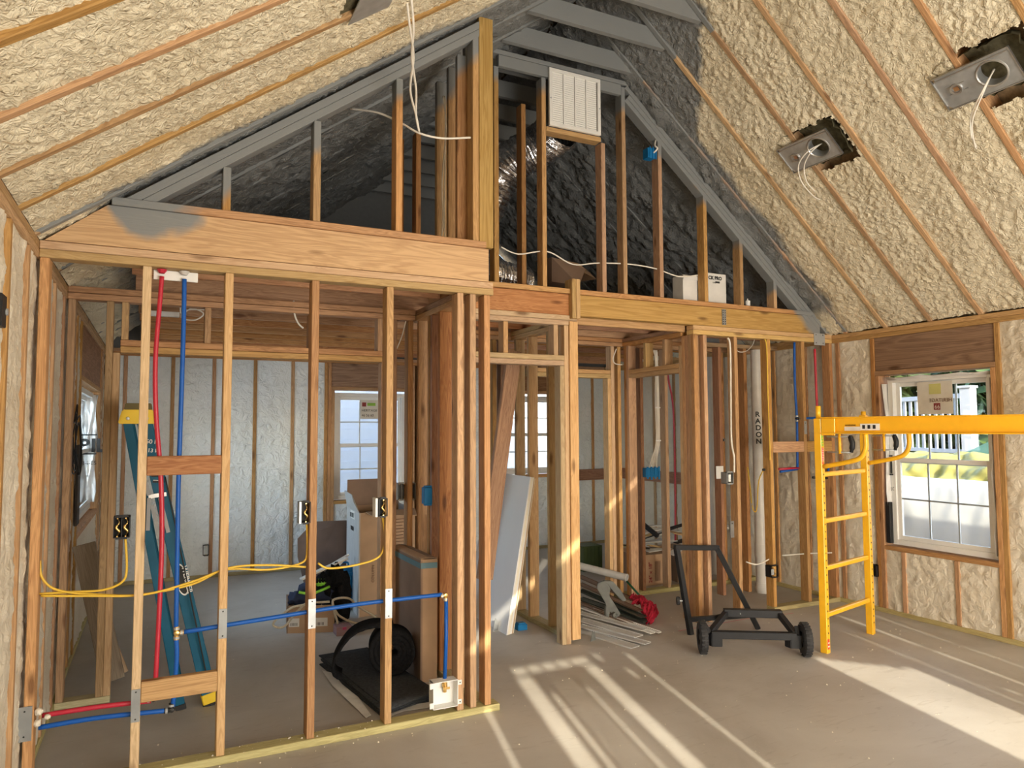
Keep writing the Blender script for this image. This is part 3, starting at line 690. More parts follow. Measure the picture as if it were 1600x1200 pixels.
for k, s in enumerate(('HERITAGE', '46 56 60')): text('lettering', s2, s, (2.205, 8.5955, 1.81-.06*k), (1, 0, 0), uz, .042, INK)

# house-wrap film seen in the window reveals
def film(name, label, pts_grid, mat):
    nx = len(pts_grid[0]); vs = [p for r in pts_grid for p in r]; fs = []
    for i in range(len(pts_grid)-1):
        for j in range(nx-1): fs.append((i*nx+j, i*nx+j+1, (i+1)*nx+j+1, (i+1)*nx+j))
    o = poly(name, None, vs, fs, mat, True); md = o.modifiers.new('thick', 'SOLIDIFY'); md.thickness = .003
    return tag(o, label, 'plastic film')
g = [[(XL-.02-.10*j/6+.012*math.sin(i*1.3+j), 7.80-.02*math.sin(j*2.1+i), .93+i*.10) for j in range(7)] for i in range(11)]
fa = film('house_wrap', 'white house wrap with black lettering in the left-hand window reveal', g, WFILM)
text('lettering', fa, 'BIL', (-.655, 7.72, 1.40), (1, 0, 0), uz, .17, INK, bold=.006); text('small_lettering', fa, 'ES-ES', (-.62, 7.72, 1.28), (1, 0, 0), uz, .05, INK)
for z in (1.375, 1.55): sheet('rule_line', fa, (-.64, 7.722, z), (1, 0, 0), uz, .13, .012, INK)
g = [[(XR+.015+.075*j/5+.008*math.sin(i*1.7+j), 4.165-.012*math.sin(j*1.9+i*1.1), .62+i*.135) for j in range(6)] for i in range(11)]
fb = film('house_wrap', 'crumpled white house wrap at the left side of the right-hand window', g, WFILM)
text('lettering', fb, 'III', (5.67, 4.135, 1.20), (1, 0, 0), uz, .14, INK, bold=.004); text('small_lettering', fb, 'LOG', (5.67, 4.135, 1.05), (1, 0, 0), uz, .04, INK)
for z in (1.18, 1.34): sheet('rule_line', fb, (5.665, 4.138, z), (1, 0, 0), uz, .08, .012, INK)
g = [[(XR+.02+.07*j/3+.006*math.sin(i*2+j), 4.15-i*.108, 2.030-.018*abs(math.sin(i*1.1+j*.7))-.012*j) for j in range(4)] for i in range(9)]
film('house_wrap', 'loose white house wrap hanging under the header of the right-hand window', g, WFILM)
g = [[(XR+.02+.07*j/3, 3.285+.010*math.sin(i*2+j), .62+i*.15) for j in range(4)] for i in range(10)]
film('house_wrap', 'white house wrap strip at the right side of the right-hand window', g, WFILM)
o = lum('flashing_tape', None, 5.66, 5.70, 4.145, 4.185, .60, .95, BLACKP); tag(o, 'black flashing tape at the lower left corner of the right-hand window', 'flashing tape')

# ------------------------------------------------------------------ outdoors
gr = poly('ground', None, [(-30, -30, -.25), (45, -30, -.25), (45, 60, -.25), (-30, 60, -.25)], [(0, 1, 2, 3)], plain('yard_dirt', (.35, .30, .23), .95, var=.2, scale=2)); gr['kind'] = 'structure'
nb = thing('neighbour_house_wall', 'white horizontal lap siding of the house seen through the back window', 'house', (4, 12.0, -.25))
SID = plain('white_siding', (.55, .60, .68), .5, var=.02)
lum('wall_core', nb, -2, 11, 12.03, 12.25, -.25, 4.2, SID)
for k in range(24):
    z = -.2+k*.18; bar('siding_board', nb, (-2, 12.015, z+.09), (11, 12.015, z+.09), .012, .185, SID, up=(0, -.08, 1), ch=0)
rl = thing('deck_railing', 'white picket deck railing outside the right-hand window', 'railing', (9.2, 6.0, 0))
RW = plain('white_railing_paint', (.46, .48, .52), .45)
p0, p1 = at(1400, 700, X=9.6), at(1512, 700, X=9.0)
def rp(t, z): return Vector((9.6-.6*t, p0.y+(p1.y-p0.y)*t, z))
z0, z1 = at(1450, 703, X=9.3).z, at(1450, 622, X=9.3).z
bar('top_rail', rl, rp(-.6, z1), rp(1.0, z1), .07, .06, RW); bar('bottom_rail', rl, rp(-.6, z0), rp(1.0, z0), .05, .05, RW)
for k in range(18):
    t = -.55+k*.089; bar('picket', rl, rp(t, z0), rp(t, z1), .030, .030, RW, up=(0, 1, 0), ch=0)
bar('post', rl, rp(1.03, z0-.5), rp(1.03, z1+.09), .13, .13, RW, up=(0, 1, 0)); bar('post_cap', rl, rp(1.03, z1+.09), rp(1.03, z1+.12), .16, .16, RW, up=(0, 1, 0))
def blob_bush(name, label, c, r, mat, n=420, seed=1):
    rd = random.Random(seed); vs = []; fs = []
    for _ in range(n):
        v = Vector((rd.gauss(0, 1), rd.gauss(0, 1), rd.gauss(0, 1))).normalized()*(rd.random()**.4)
        p = Vector(c)+Vector((v.x*r[0], v.y*r[1], v.z*r[2])); s = .14+.16*rd.random()
        a = Vector((rd.gauss(0, 1), rd.gauss(0, 1), rd.gauss(0, 1))).normalized(); b = a.orthogonal().normalized(); k = len(vs)
        vs += [p-a*s, p+b*s*.6, p+a*s, p-b*s*.6]; fs.append((k, k+1, k+2, k+3))
    t = thing(name, label, 'tree', (c[0], c[1], -.25))
    f = poly('foliage', t, vs, fs, mat); f['kind'] = 'stuff'
    tube('trunk', t, [(c[0], c[1], -.25), (c[0]+.1, c[1], c[2]*.5), (c[0], c[1]+.1, c[2])], .12, FIRD)
LEAF = plain('dark_leaves', (.06, .11, .03), .6, var=.5, scale=3); LEAF2 = plain('olive_leaves', (.16, .20, .05), .6, var=.4, scale=3)
pa, pb, pc = at(1405, 600, X=14), at(1470, 560, X=15), at(1545, 600, X=13.5)
blob_bush('tree', 'olive green tree behind the left end of the white deck railing', (pa.x, pa.y+.8, 1.9), (1.3, 1.3, 2.1), LEAF2, seed=2, n=2400)
blob_bush('tree', 'dark evergreen tree behind the right post of the white deck railing', (pc.x, pc.y-.9, 1.9), (1.3, 1.3, 2.4), LEAF, seed=3, n=2400)
blob_bush('tree', 'dark tree behind the sticker of the right-hand window', (pb.x+1.2, pb.y, 1.9), (1.3, 1.4, 2.3), LEAF, seed=4, n=2400)
# covered heaps outside the window
def heap(name, label, cat, x, p_lo, p_hi, depth, mat, wr_=.02, n=26, seed=0, up=.0):
    """draped sheet over a long low heap; p_lo/p_hi: (y_px low edge, y_px top edge) at px 1390..1560 on the plane X=x"""
    SEED[0] += 1; s = SEED[0]*3.3
    A0 = at(1380, p_lo, X=x); B0 = at(1575, p_lo, X=x); zt = at(1470, p_hi, X=x).z; zb = at(1470, p_lo, X=x).z
    vs = []; fs = []; m_ = 60
    for i in range(n):
        t = i/(n-1); ang = t*math.pi/2*1.3
        for j in range(m_):
            q = j/(m_-1); y = A0.y+(B0.y-A0.y)*(q*1.3-.15)
            xx = x+depth*(1-math.cos(ang)); zz = zb+(zt-zb)*math.sin(min(ang, math.pi/2))
            d = float(pn(np.array([y*3.1+s]), np.array([t*5.0]))[0]); e = float(pn(np.array([y*9+t*2]), np.array([t*7+s]))[0])
            vs.append((xx-wr_*2*d-wr_*e*1.4, y, zz+wr_*d*1.5+wr_*.5*e+up*q))
    for i in range(n-1):
        for j in range(m_-1): k = i*m_+j; fs.append((k, k+1, k+m_+1, k+m_))
    o = poly(name, None, vs, fs, mat, True); md = o.modifiers.new('thick', 'SOLIDIFY'); md.thickness = .01
    return tag(o, label, cat)
TEAL = plain('teal_cover', (.10, .24, .23), .6, var=.1); YTARP = plain('yellow_green_tarp', (.36, .33, .10), .5, var=.15, scale=6); WCOV = plain('white_cover', (.66, .66, .66), .5, var=.02)
heap('white_cover', 'white wrinkled cover draped over a heap just outside the right-hand window', 'cover', 6.9, 960, 752, .25, WCOV, .010)
heap('yellow_tarp', 'yellow-green wrinkled tarp behind the white cover outside the right-hand window', 'tarp', 7.45, 775, 712, .5, YTARP, .05)
q = [at(1400, 722, X=8.0), at(1560, 722, X=8.0), at(1560, 688, X=8.0), at(1530, 700, X=8.0), at(1480, 722, X=8.0)]
o = prism('teal_tent', None, [at(1475, 722, X=8.1), at(1600, 722, X=8.1), at(1600, 672, X=8.1), at(1545, 690, X=8.1)], (.5, 0, 0), TEAL); tag(o, 'teal fabric peak showing at the lower right of the upper window sash', 'tent')
o = lum('street_fence', None, -6.2, -6.1, -2, 18, -.25, 1.1, plain('pale_fence', (.6, .62, .62), .7)); tag(o, 'pale board fence standing outside the left-hand window', 'fence')

# ------------------------------------------------------------------ ceiling light housings
def can(label, y, v, wires, grp='recessed light plates'):
    U, Nn, O, L = slope_dirs(False)
    base = O+Vector((0, y, 0))+U*v
    t = thing('light_housing', label, 'light fixture', base-Nn*.01)
    Yv = Vector((0, 1, 0))
    def P(a, b, h=0): return base+Yv*a+U*b+Nn*h          # a along Y (near = negative), b up the slope
    # plate with a large round hole, a small rectangular hole is a knob box
    bm = bmesh.new(); w2, h2 = .22, .115; hc, hr = -.085, .075
    outer = []; inner = []; ns = 48
    for k in range(ns):
        an = 2*math.pi*k/ns; c, s_ = math.cos(an), math.sin(an)
        # box boundary point from hole centre
        tx = ((w2-hc) if c > 0 else (w2+hc))/abs(c) if abs(c) > 1e-6 else 9; ty = h2/abs(s_) if abs(s_) > 1e-6 else 9
        r_ = min(tx, ty); outer.append((hc+c*r_, s_*r_)); inner.append((hc+c*hr, s_*hr))
    vo = [bm.verts.new(P(a, b, .012)) for a, b in outer]; vi = [bm.verts.new(P(a, b, .012)) for a, b in inner]; vd = [bm.verts.new(P(a*1.0, b, -.05)) for a, b in inner]
    for k in range(ns):
        q_ = (k+1) % ns; bm.faces.new((vo[k], vo[q_], vi[q_], vi[k])); bm.faces.new((vi[k], vi[q_], vd[q_], vd[k]))
    me = D.meshes.new('plate'); bm.to_mesh(me); bm.free(); link('plate', me, t, STEEL)
    for a0, a1, b0, b1 in ((-w2, w2, -h2, -h2), (-w2, w2, h2, h2), (-w2, -w2, -h2, h2), (w2, w2, -h2, h2)):
        bar('plate_lip', t, P(a0, b0, .012), P(a1, b1, .012), .006, .014, ALU, up=-Nn, ch=0)
    lathe('trim_ring', t, [(.075, .012), (.080, .018), (.086, .016), (.088, .011)], P(hc, 0, 0), Nn, ALU, 32)
    lathe('mounting_collar', t, [(.022, .012), (.024, .022), (.034, .024), (.037, .012)], P(.12, 0, 0), Nn, ALU, 24)
    prism('adjusting_slot', t, [P(.105, -.014, .014), P(.135, -.014, .014), P(.135, .014, .014), P(.105, .014, .014)], Nn*.002, FIRD)
    for b in (-.05, .05): bar('pressed_rib', t, P(.06, b*.5, .014), P(.17, b*.5, .014), .004, .004, ALU, up=-Nn, ch=0)
    bar('hanger_rail', t, P(-w2+.01, h2-.02, .014), P(w2-.01, h2-.02, .014), .008, .004, ALU, up=-Nn, ch=0)
    for k, pts in enumerate(wires):
        tube('wire', t, [P(*p) for p in pts], .0045, WWIRE)
    # dark cut foam seen behind
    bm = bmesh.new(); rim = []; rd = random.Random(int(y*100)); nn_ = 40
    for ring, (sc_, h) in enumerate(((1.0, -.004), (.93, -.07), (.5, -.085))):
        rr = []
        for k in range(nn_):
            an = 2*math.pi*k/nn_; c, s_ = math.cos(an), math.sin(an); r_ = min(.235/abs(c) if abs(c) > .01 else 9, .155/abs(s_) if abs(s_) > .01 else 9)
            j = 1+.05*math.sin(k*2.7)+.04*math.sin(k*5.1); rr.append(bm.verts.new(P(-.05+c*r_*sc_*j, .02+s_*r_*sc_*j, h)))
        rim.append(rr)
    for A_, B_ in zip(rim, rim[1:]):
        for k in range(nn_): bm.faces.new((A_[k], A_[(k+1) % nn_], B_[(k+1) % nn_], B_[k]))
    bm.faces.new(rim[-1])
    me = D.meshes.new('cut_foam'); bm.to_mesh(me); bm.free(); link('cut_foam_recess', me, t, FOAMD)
can('galvanised recessed light plate with two white wires, lower of the two on the right slope', 3.66, 1.82, [
    [(-.085, .0, -.03), (-.05, .01, .06), (.03, -.05, .10), (.07, -.16, .13), (.09, -.28, .10)], [(-.095, .0, -.03), (-.04, .03, .07), (.05, -.02, .12), (.09, -.14, .15), (.11, -.30, .12), (.10, -.36, .1)]])
can('galvanised recessed light plate with dangling white wire, at the right edge of the ceiling', 2.45, 1.82, [
    [(-.085, .0, -.03), (-.04, -.04, .07), (.06, -.14, .12), (.10, -.24, .16), (.13, -.34, .14)], [(-.08, .0, -.03), (-.03, -.06, .08), (.07, -.18, .14), (.12, -.33, .16), (.14, -.36, .12), (.12, -.28, .14)]])
U, Nn, O, L = slope_dirs(True)
b0 = O+Vector((0, 2.80, 0))+U*1.58
t = thing('light_housing', 'steel light plate cut by the top edge, on the left slope', 'light fixture', b0)
prism('plate', t, [b0+Vector((0, -.2, 0))-U*.11, b0+Vector((0, .17, 0))-U*.11, b0+Vector((0, .17, 0))+U*.11, b0+Vector((0, -.2, 0))+U*.11], Nn*.004, STEEL)
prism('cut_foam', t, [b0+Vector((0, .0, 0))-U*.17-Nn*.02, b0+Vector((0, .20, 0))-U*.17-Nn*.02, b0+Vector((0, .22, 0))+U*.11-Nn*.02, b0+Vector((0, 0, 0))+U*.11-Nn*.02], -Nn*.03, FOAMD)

# ------------------------------------------------------------------ return grille, duct, things in the loft
t = thing('return_grille', 'square white louvred air grille between the upper gable studs', 'air grille', (2.84, Y2, 3.92))
gx0, gx1, gz0, gz1 = 2.622, 3.085, 3.905, 4.36
yy = Y2-.012
for p, q, r_, s_ in ((gx0, gx1, gz0, gz0+.028), (gx0, gx1, gz1-.028, gz1), (gx0, gx0+.028, gz0+.028, gz1-.028), (gx1-.028, gx1, gz0+.028, gz1-.028)): lum('frame', t, p, q, yy-.012, yy+.010, r_, s_, GRILLE, .002)
lum('louvre_gap_shade', t, gx0+.02, gx1-.02, yy+.03, yy+.035, gz0+.02, gz1-.02, GAPSHADE, 0)  # dark sheet added as the shade between the louvres
cw = (gx1-gx0-.056)/4
for c in range(4):
    if c: lum('mullion', t, gx0+.028+c*cw-.005, gx0+.028+c*cw+.005, yy-.008, yy+.01, gz0+.028, gz1-.028, GRILLE, 0)
    for k in range(24):
        z = gz0+.036+k*(gz1-gz0-.070)/23
        bar('louvre', t, (gx0+.030+c*cw+(.005 if c else 0), yy, z), (gx0+.026+(c+1)*cw-(.005), yy, z), .013, .0030, GRILLE, up=(0, .80, .60), ch=0)
lathe('screw', t, [(.006, 0), (.004, .004), (0, .005)], (gx0+.012, yy-.012, 4.12), (0, -1, 0), STEEL, 10); lathe('screw', t, [(.006, 0), (.004, .004), (0, .005)], (gx1-.012, yy-.012, 4.12), (0, -1, 0), STEEL, 10)
def duct(name, label, pts, r, seed):
    t = thing(name, label, 'duct', pts[0]); rd = random.Random(seed)
    P = smooth_pts(pts, 24); bm = bmesh.new(); rings = []
    for i, p in enumerate(P):
        d = (P[min(i+1, len(P)-1)]-P[max(i-1, 0)]).normalized(); a = d.orthogonal().normalized() if i == 0 else (rings[-1][1]-d*rings[-1][1].dot(d)).normalized()
        b = d.cross(a); rr = r*(1+.05*(i % 2)); vv = [bm.verts.new(p+(a*math.cos(6.2832*k/20)+b*math.sin(6.2832*k/20))*rr*(1+rd.uniform(-.035, .035))) for k in range(20)]
        rings.append((vv, a))
    for (A_, _), (B_, _) in zip(rings, rings[1:]):
        for k in range(20): bm.faces.new((A_[k], A_[(k+1) % 20], B_[(k+1) % 20], B_[k]))
    me = D.meshes.new('sleeve'); bm.to_mesh(me); bm.free(); link('foil_sleeve', me, t, FOIL)
    return t
duct('flex_duct', 'crinkled shiny foil duct rising behind the white louvred grille', [(2.35, 5.9, 2.75), (2.38, 5.6, 3.2), (2.55, 5.35, 3.75), (2.80, 5.1, 3.95), (2.86, 4.90, 4.02)], .17, 3)
duct('flex_duct', 'dark flexible duct lying low in the loft under the grille bay', [(2.1, 5.1, 2.84), (2.4, 5.25, 2.86), (2.75, 5.3, 2.82)], .12, 4)
lum('plenum_box', t_ := thing('duct_plenum', 'galvanised duct box behind the white louvred grille', 'duct', (2.85, 4.8, 3.9)), 2.64, 3.06, Y2+.10, Y2+.22, 3.93, 4.33, STEEL) 
t = thing('paper_parcel', 'crumpled brown cardboard sheet lying in the loft left of the white carton', 'cardboard', (3.1, 5.1, 2.62))
p = [at(905, 446, Y=4.95), at(862, 440, Y=5.2), at(862, 402, Y=5.2), at(915, 420, Y=5.0)]
prism('lower_fold', t, p, (0, .25, 0), CARDD); prism('upper_fold', t, [at(862, 402, Y=5.2), at(915, 420, Y=5.0), at(932, 436, Y=5.0), at(905, 412, Y=5.2)], (0, .3, .03), CARD)
# white cartons on the beam cap
def bxt(p0, p1, Y): a = at(*p0, Y=Y); b = at(*p1, Y=Y); return a, b
t = thing('white_carton', 'tall white carton with black lettering standing in the right gable', 'carton', (4.3, Y2+.12, 2.66))
a, b = bxt((1106, 426), (1135, 465), Y2+.10)
lum('carton_body', t, a.x, b.x, Y2+.10, Y2+.24, 2.663, a.z, plain('white_card', (.72, .71, .68), .7))
text('lettering', t, 'CK PRO', (a.x+.004, Y2+.098, a.z-.055), (1, 0, 0), uz, .042, INK, bold=.002)
text('small_lettering', t, 'LINE', (a.x+.05, Y2+.098, a.z-.088), (1, 0, 0), uz, .018, INK); sheet('logo_bar', t, (a.x+.08, Y2+.0985, a.z-.085), (1, 0, 0), uz, .05, .016, INK)
t = thing('white_carton', 'plain pale carton behind the wires in the right gable, left of the lettered one', 'carton', (4.05, Y2+.12, 2.66))
a, b = bxt((1067, 429), (1090, 465), Y2+.10)
lum('carton_body', t, a.x, b.x, Y2+.10, Y2+.24, 2.663, a.z, D.materials['white_card']); lum('carton_flap', t, a.x, b.x, Y2+.095, Y2+.0985, a.z-.04, a.z-.002, D.materials['white_card'], 0)
c = at(1168, 465, Y=Y2+.06); t = thing('caulk_tube', 'small white caulk tube on the beam right of the lettered carton', 'tube', (c.x, c.y, 2.663))
lathe('cartridge', t, [(0, 0), (.022, 0), (.022, .055), (.006, .06), (.004, .075), (0, .075)], (c.x, c.y, 2.663), (0, 0, 1), WHITE, 16)
# beam tie plate
c = at(1131, 490, Y=Y2); t = thing('tie_plate', 'perforated galvanised tie plate nailed on the right beam', 'metal plate', (c.x, Y2, 2.47))
lum('plate', t, c.x-.022, c.x+.022, Y2-.004, Y2+.001, 2.475, 2.61, GSTEEL, 0)
for k in range(7):
    for s_ in (-.011, .011): lathe('nail_head', t, [(.0045, 0), (.004, .0025), (0, .003)], (c.x+s_, Y2-.004, 2.485+k*.019), (0, -1, 0), INK, 8)
c = at(1280, 531, Y=Y2); o = thing('nail_guard', 'square grey steel nail guard on the top plates above the red pipe', 'metal plate', (c.x, Y2, 2.39))
lum('plate', o, c.x-.07, c.x+.07, Y2-.004, Y2, 2.355, 2.465, GBOX, 0)
for sx in (-1, 1):
    for sz in (0, 1): lathe('nail_head', o, [(.005, 0), (.004, .003), (0, .003)], (c.x+sx*.045, Y2-.004, 2.375+sz*.075), (0, -1, 0), INK, 8)

# ------------------------------------------------------------------ cables
def cable(label, pts, r=.0045, mat=WWIRE, name='cable'):
    o = tube(name, None, pts, r, mat); return tag(o, label, 'cable')
YM = Y1+.045
for k, dx in enumerate((0, 6)):
    pts = [at(632+dx*1.2, -30, Y=3.0), at(640+dx, 40, Y=3.15), at(646-dx*.4, 90, Y=3.35), at(641+dx*1.5, 140, Y=3.55), at(650, 180, Y=3.72), at(655, 206, Y=3.78)]
    cable(['white cable hanging from the ceiling, left strand of the pair', 'white cable hanging from the ceiling, right strand of the pair'][k], pts, .006, name='hanging_cable')
cable('white cable crossing the left gable studs to the post', [at(548, 170, Y=4.1), at(590, 176, Y=3.95), at(628, 193, Y=3.86), at(655, 208, Y=3.79), at(690, 216, Y=3.79), at(735, 215, Y=3.79)], .006)
cable('white cable strung through the right gable studs above the beam', [at(783, 386, Y=YM+.88), at(810, 397, Y=YM+.88), at(855, 393, Y=YM+.88), at(895, 413, Y=YM+.88), at(935, 411, Y=YM+.88), at(985, 413, Y=YM+.88), at(1025, 420, Y=YM+.88), at(1060, 432, Y=YM+.88), at(1090, 430, Y=YM+.88)], .0055)
for k in range(2): cable(['white cable stapled down the stud behind the left gable, left strand', 'white cable stapled down the stud behind the left gable, right strand'][k], [at(692+3*k, 150, Y=4.28), at(697-k, 200, Y=4.28), at(691+4*k, 280, Y=4.28), at(692+2*k, 340, Y=4.28), at(690+5*k, 372, Y=4.28)], .005)
cable('grey cable behind the right gable studs beside the pale carton', [at(1089, 300, Y=4.79), at(1091, 380, Y=4.79), at(1093, 440, Y=4.79), at(1088, 462, Y=4.79)], .006, mat=GBOX)
# blue box near the right rake
c = at(1017, 240, Y=Y2+.02); t = thing('junction_box', 'blue plastic junction box with a white cable high on a right gable stud', 'electrical box', c)
lum('box_body', t, c.x-.045, c.x+.03, c.y-.02, c.y+.05, c.z-.045, c.z+.04, BOXB)
for k in range(3): lum('box_ear', t, c.x-.03+.03*k, c.x-.02+.03*k, c.y-.026, c.y-.019, c.z-.05, c.z+.048, BOXB, 0)
tube('cable_tail', t, [c+Vector((.01, -.02, .0)), c+Vector((.03, -.05, .03)), c+Vector((.02, -.03, .06)), c+Vector((.05, 0, .12))], .007, WWIRE)

# yellow cables along the front partition
cable('yellow cable from the floor side of the left wall running right through the studs', [at(62, 876, Y=YM), at(66, 903, Y=YM), at(90, 922, Y=YM), at(150, 929, Y=YM), at(220, 929, Y=YM), at(300, 913, Y=YM), at(352, 890, Y=YM), at(420, 890, Y=YM), at(470, 880, Y=YM), at(480, 862, Y=YM), at(479, 815, Y=YM-.01)], .0055, YWIRE)
cable('yellow cable rising to the double black box beside the left stud', [at(62, 928, Y=YM+.01), at(110, 925, Y=YM+.01), at(160, 922, Y=YM+.01), at(190, 910, Y=YM), at(198, 890, Y=YM), at(196, 842, Y=YM-.01)], .0055, YWIRE)
cable('yellow cable along the second run behind the left studs', [at(64, 931, Y=YM-.01), at(140, 931, Y=YM-.01), at(225, 929, Y=YM-.01), at(300, 909, Y=YM-.01), at(360, 887, Y=YM-.01), at(420, 883, Y=YM-.01), at(478, 886, Y=YM-.01)], .0055, YWIRE)
cable('yellow cable dropping to the single box on the fourth stud', [at(497, 880, Y=YM), at(515, 888, Y=YM), at(560, 882, Y=YM), at(592, 870, Y=YM), at(601, 845, Y=YM), at(598, 806, Y=YM-.01)], .0055, YWIRE)

# ------------------------------------------------------------------ electrical boxes
def ebox(name, label, c, wd, ht, dp, mat, gangs=1, wires=BRASS, flange=True, face=None):
    c = Vector(c); t = thing(name, label, 'electrical box', (c.x, c.y, c.z-ht/2)); x0, x1, y0, y1, z0, z1 = c.x-wd/2, c.x+wd/2, c.y, c.y+dp, c.z-ht/2, c.z+ht/2; e = .004
    merged('shell', t, [(x0, x0+e, y0, y1, z0, z1), (x1-e, x1, y0, y1, z0, z1), (x0, x1, y0, y1, z0, z0+e), (x0, x1, y0, y1, z1-e, z1), (x0, x1, y1-e, y1, z0, z1)], mat)
    if flange:
        for z in (z0-.006, z1+.002): lum('ear', t, x0+.01, x1-.01, y0, y0+.006, z, z+.006, mat, 0)
    for g in range(gangs):
        gx = x0+(g+.5)*wd/gangs
        if wires: tube('wire_coil', t, [(gx, y0+.02, z0+.012), (gx+.008, y0+.01, c.z-.02), (gx-.006, y0+.008, c.z), (gx+.007, y0+.012, c.z+.02), (gx, y0+.02, z1-.012)], [.003, .006, .006, .003, .002], wires)
        lathe('screw', t, [(.004, 0), (.003, .003), (0, .003)], (gx, y0-.001, z1-.008), (0, -1, 0), BRASS, 8); lathe('screw', t, [(.004, 0), (.003, .003), (0, .003)], (gx, y0-.001, z0+.008), (0, -1, 0), BRASS, 8)
        if gangs > 1 and g: lum('divider', t, x0+g*wd/gangs-.002, x0+g*wd/gangs+.002, y0+.004, y1-.004, z0+.004, z1-.004, mat, 0)
    return t
def ebp(name, label, px, py, Y, wpx, hpx, mat, **k):
    c = at(px, py, Y=Y); zc = (c-CAM).dot(FW); return ebox(name, label, c, wpx*zc/FPX, hpx*zc/FPX, .07, mat, **k)
ebp('switch_box', 'black two-gang box with brass wires beside the leftmost front stud', 190, 824, Y1-.008, 23, 33, BLACKP, gangs=2)
t = ebp('switch_box', 'black single box with steel side bracket beside the third front stud', 478, 801, Y1-.008, 15, 33, BLACKP); c = at(471, 801, Y=Y1); lum('side_bracket', t, c.x-.012, c.x-.002, Y1-.01, Y1+.05, c.z-.055, c.z+.055, STEEL, 0)
t = ebp('switch_box', 'black single box with white bracket beside the fourth front stud', 599, 793, Y1-.008, 14, 28, BLACKP); c = at(590, 793, Y=Y1); lum('side_bracket', t, c.x-.014, c.x-.002, Y1-.01, Y1+.05, c.z-.05, c.z+.05, WHITE, 0)
ebp('outlet_box', 'small black box low on the back wall behind the blue ladder', 322, 860, Y4-.03, 9, 16, BLACKP, wires=None)
ebp('outlet_box', 'small black box on the foam at the left side under the right-hand window', 1367, 893, 5.0, 9, 18, BLACKP, wires=None) if False else None
c = at(1366, 891, X=XR-.01); t = thing('outlet_box', 'small black box low on the wall left of the right-hand window', 'electrical box', c); merged('shell', t, [(c.x-.02, c.x+.05, c.y-.035, c.y-.03, c.z-.05, c.z+.05), (c.x-.02, c.x+.05, c.y+.03, c.y+.035, c.z-.05, c.z+.05), (c.x-.02, c.x+.05, c.y-.035, c.y+.035, c.z+.045, c.z+.05), (c.x-.02, c.x+.05, c.y-.035, c.y+.035, c.z-.05, c.z-.045), (c.x+.0, c.x+.05, c.y-.035, c.y+.035, c.z-.05, c.z+.05)], BLACKP)
c = at(5, 486, X=XL+.02); t = thing('outlet_box', 'black box at the left picture edge on the foam wall', 'electrical box', c); lum('box_body', t, c.x-.02, c.x+.005, c.y-.05, c.y+.03, c.z-.055, c.z+.055, BLACKP); lathe('round_lug', t, [(.012, 0), (.012, .006), (0, .006)], (c.x+.005, c.y+.02, c.z), (1, 0, 0), GBOX, 12)
# blue boxes
c = at(693, 773, Y=4.6); t = thing('junction_box', 'small blue box on the inner closet stud behind the front post', 'electrical box', c); lum('box_body', t, 1.60, 1.655, 4.6-.03, 4.6+.03, c.z-.055, c.z+.055, BOXB); lum('box_ear', t, 1.61, 1.655, 4.6-.02, 4.6+.02, c.z-.066, c.z-.056, BOXB, 0); lum('box_ear', t, 1.61, 1.655, 4.6-.02, 4.6+.02, c.z+.056, c.z+.066, BOXB, 0)
c = at(1020, 738, Y=5.66); t = thing('junction_box', 'wide blue plastic box with five white cables entering its top', 'electrical box', c)
lum('box_body', t, c.x-.09, c.x+.08, c.y-.01, c.y+.06, c.z-.045, c.z+.045, BOXB)
for k in range(4): lum('box_ear', t, c.x-.08+.045*k, c.x-.06+.045*k, c.y-.016, c.y-.011, c.z-.06-.01*(k % 2), c.z+.055, BOXB, 0)
for k in range(5):
    x = c.x-.035+.022*k; bmx = at(1027, 650, Y=5.66).x
    cable('white cable of the bundle dropping into the wide blue box', [(x, c.y+.01, c.z+.04), (x*.7+bmx*.3, c.y+.01, c.z+.13), (bmx+(k-2)*.010, c.y, c.z+.30), (bmx+(k-2)*.012+.005*math.sin(k), c.y, c.z+.7), (bmx+(k-2)*.007, c.y, c.z+1.1), (bmx+(k-2)*.014-.02, c.y, 2.36)], .0045)['group'] = 'white cables of the blue box'
for z in (.3, .62): o = lum('cable_staple', None, at(1027, 650, Y=5.66).x-.03, at(1027, 650, Y=5.66).x+.03, c.y-.012, c.y-.006, c.z+z, c.z+z+.012, WHITE, 0); tag(o, ['lower white staple across the cable bundle above the blue box', 'upper white staple across the cable bundle above the blue box'][int(z > .5)], 'cable staple')
# grey boxes
t = ebp('junction_box', 'grey multi-gang box in front of the back window sill', 635, 768, 5.0, 30, 26, GBOX, gangs=4, wires=None)
t = ebp('outlet_box', 'grey metal box with cable on the stud right of the corner post', 1141, 747, Y2-.02, 14, 18, GSTEEL, wires=None); c = at(1141, 747, Y=Y2-.03); lum('white_label', t, c.x-.02, c.x+.005, c.y-.002, c.y, c.z-.03, c.z+.03, WHITE, 0)
t = ebp('outlet_box', 'black outlet box low on the right partition stud', 1211, 893, Y2-.02, 15, 18, BLACKP); c = at(1207, 893, Y=Y2-.03); lum('white_label', t, c.x-.015, c.x+.015, c.y-.002, c.y, c.z-.03, c.z+.02, GBOX, 0)
c = at(1124, 738, Y=5.30); o = lum('cover_plate', None, c.x-.045, c.x+.045, 5.29, 5.30, c.z-.06, c.z+.06, WHITE); tag(o, 'small white square plate behind the white vent pipe', 'cover plate')
cable('white cable stapled down the stud right of the corner post', [at(1137, 528, Y=Y2-.01), at(1141, 545, Y=Y2-.01), at(1142, 640, Y=Y2-.01), at(1143, 690, Y=Y2-.01), at(1147, 715, Y=Y2-.01), at(1147, 738, Y=Y2-.01)], .008)
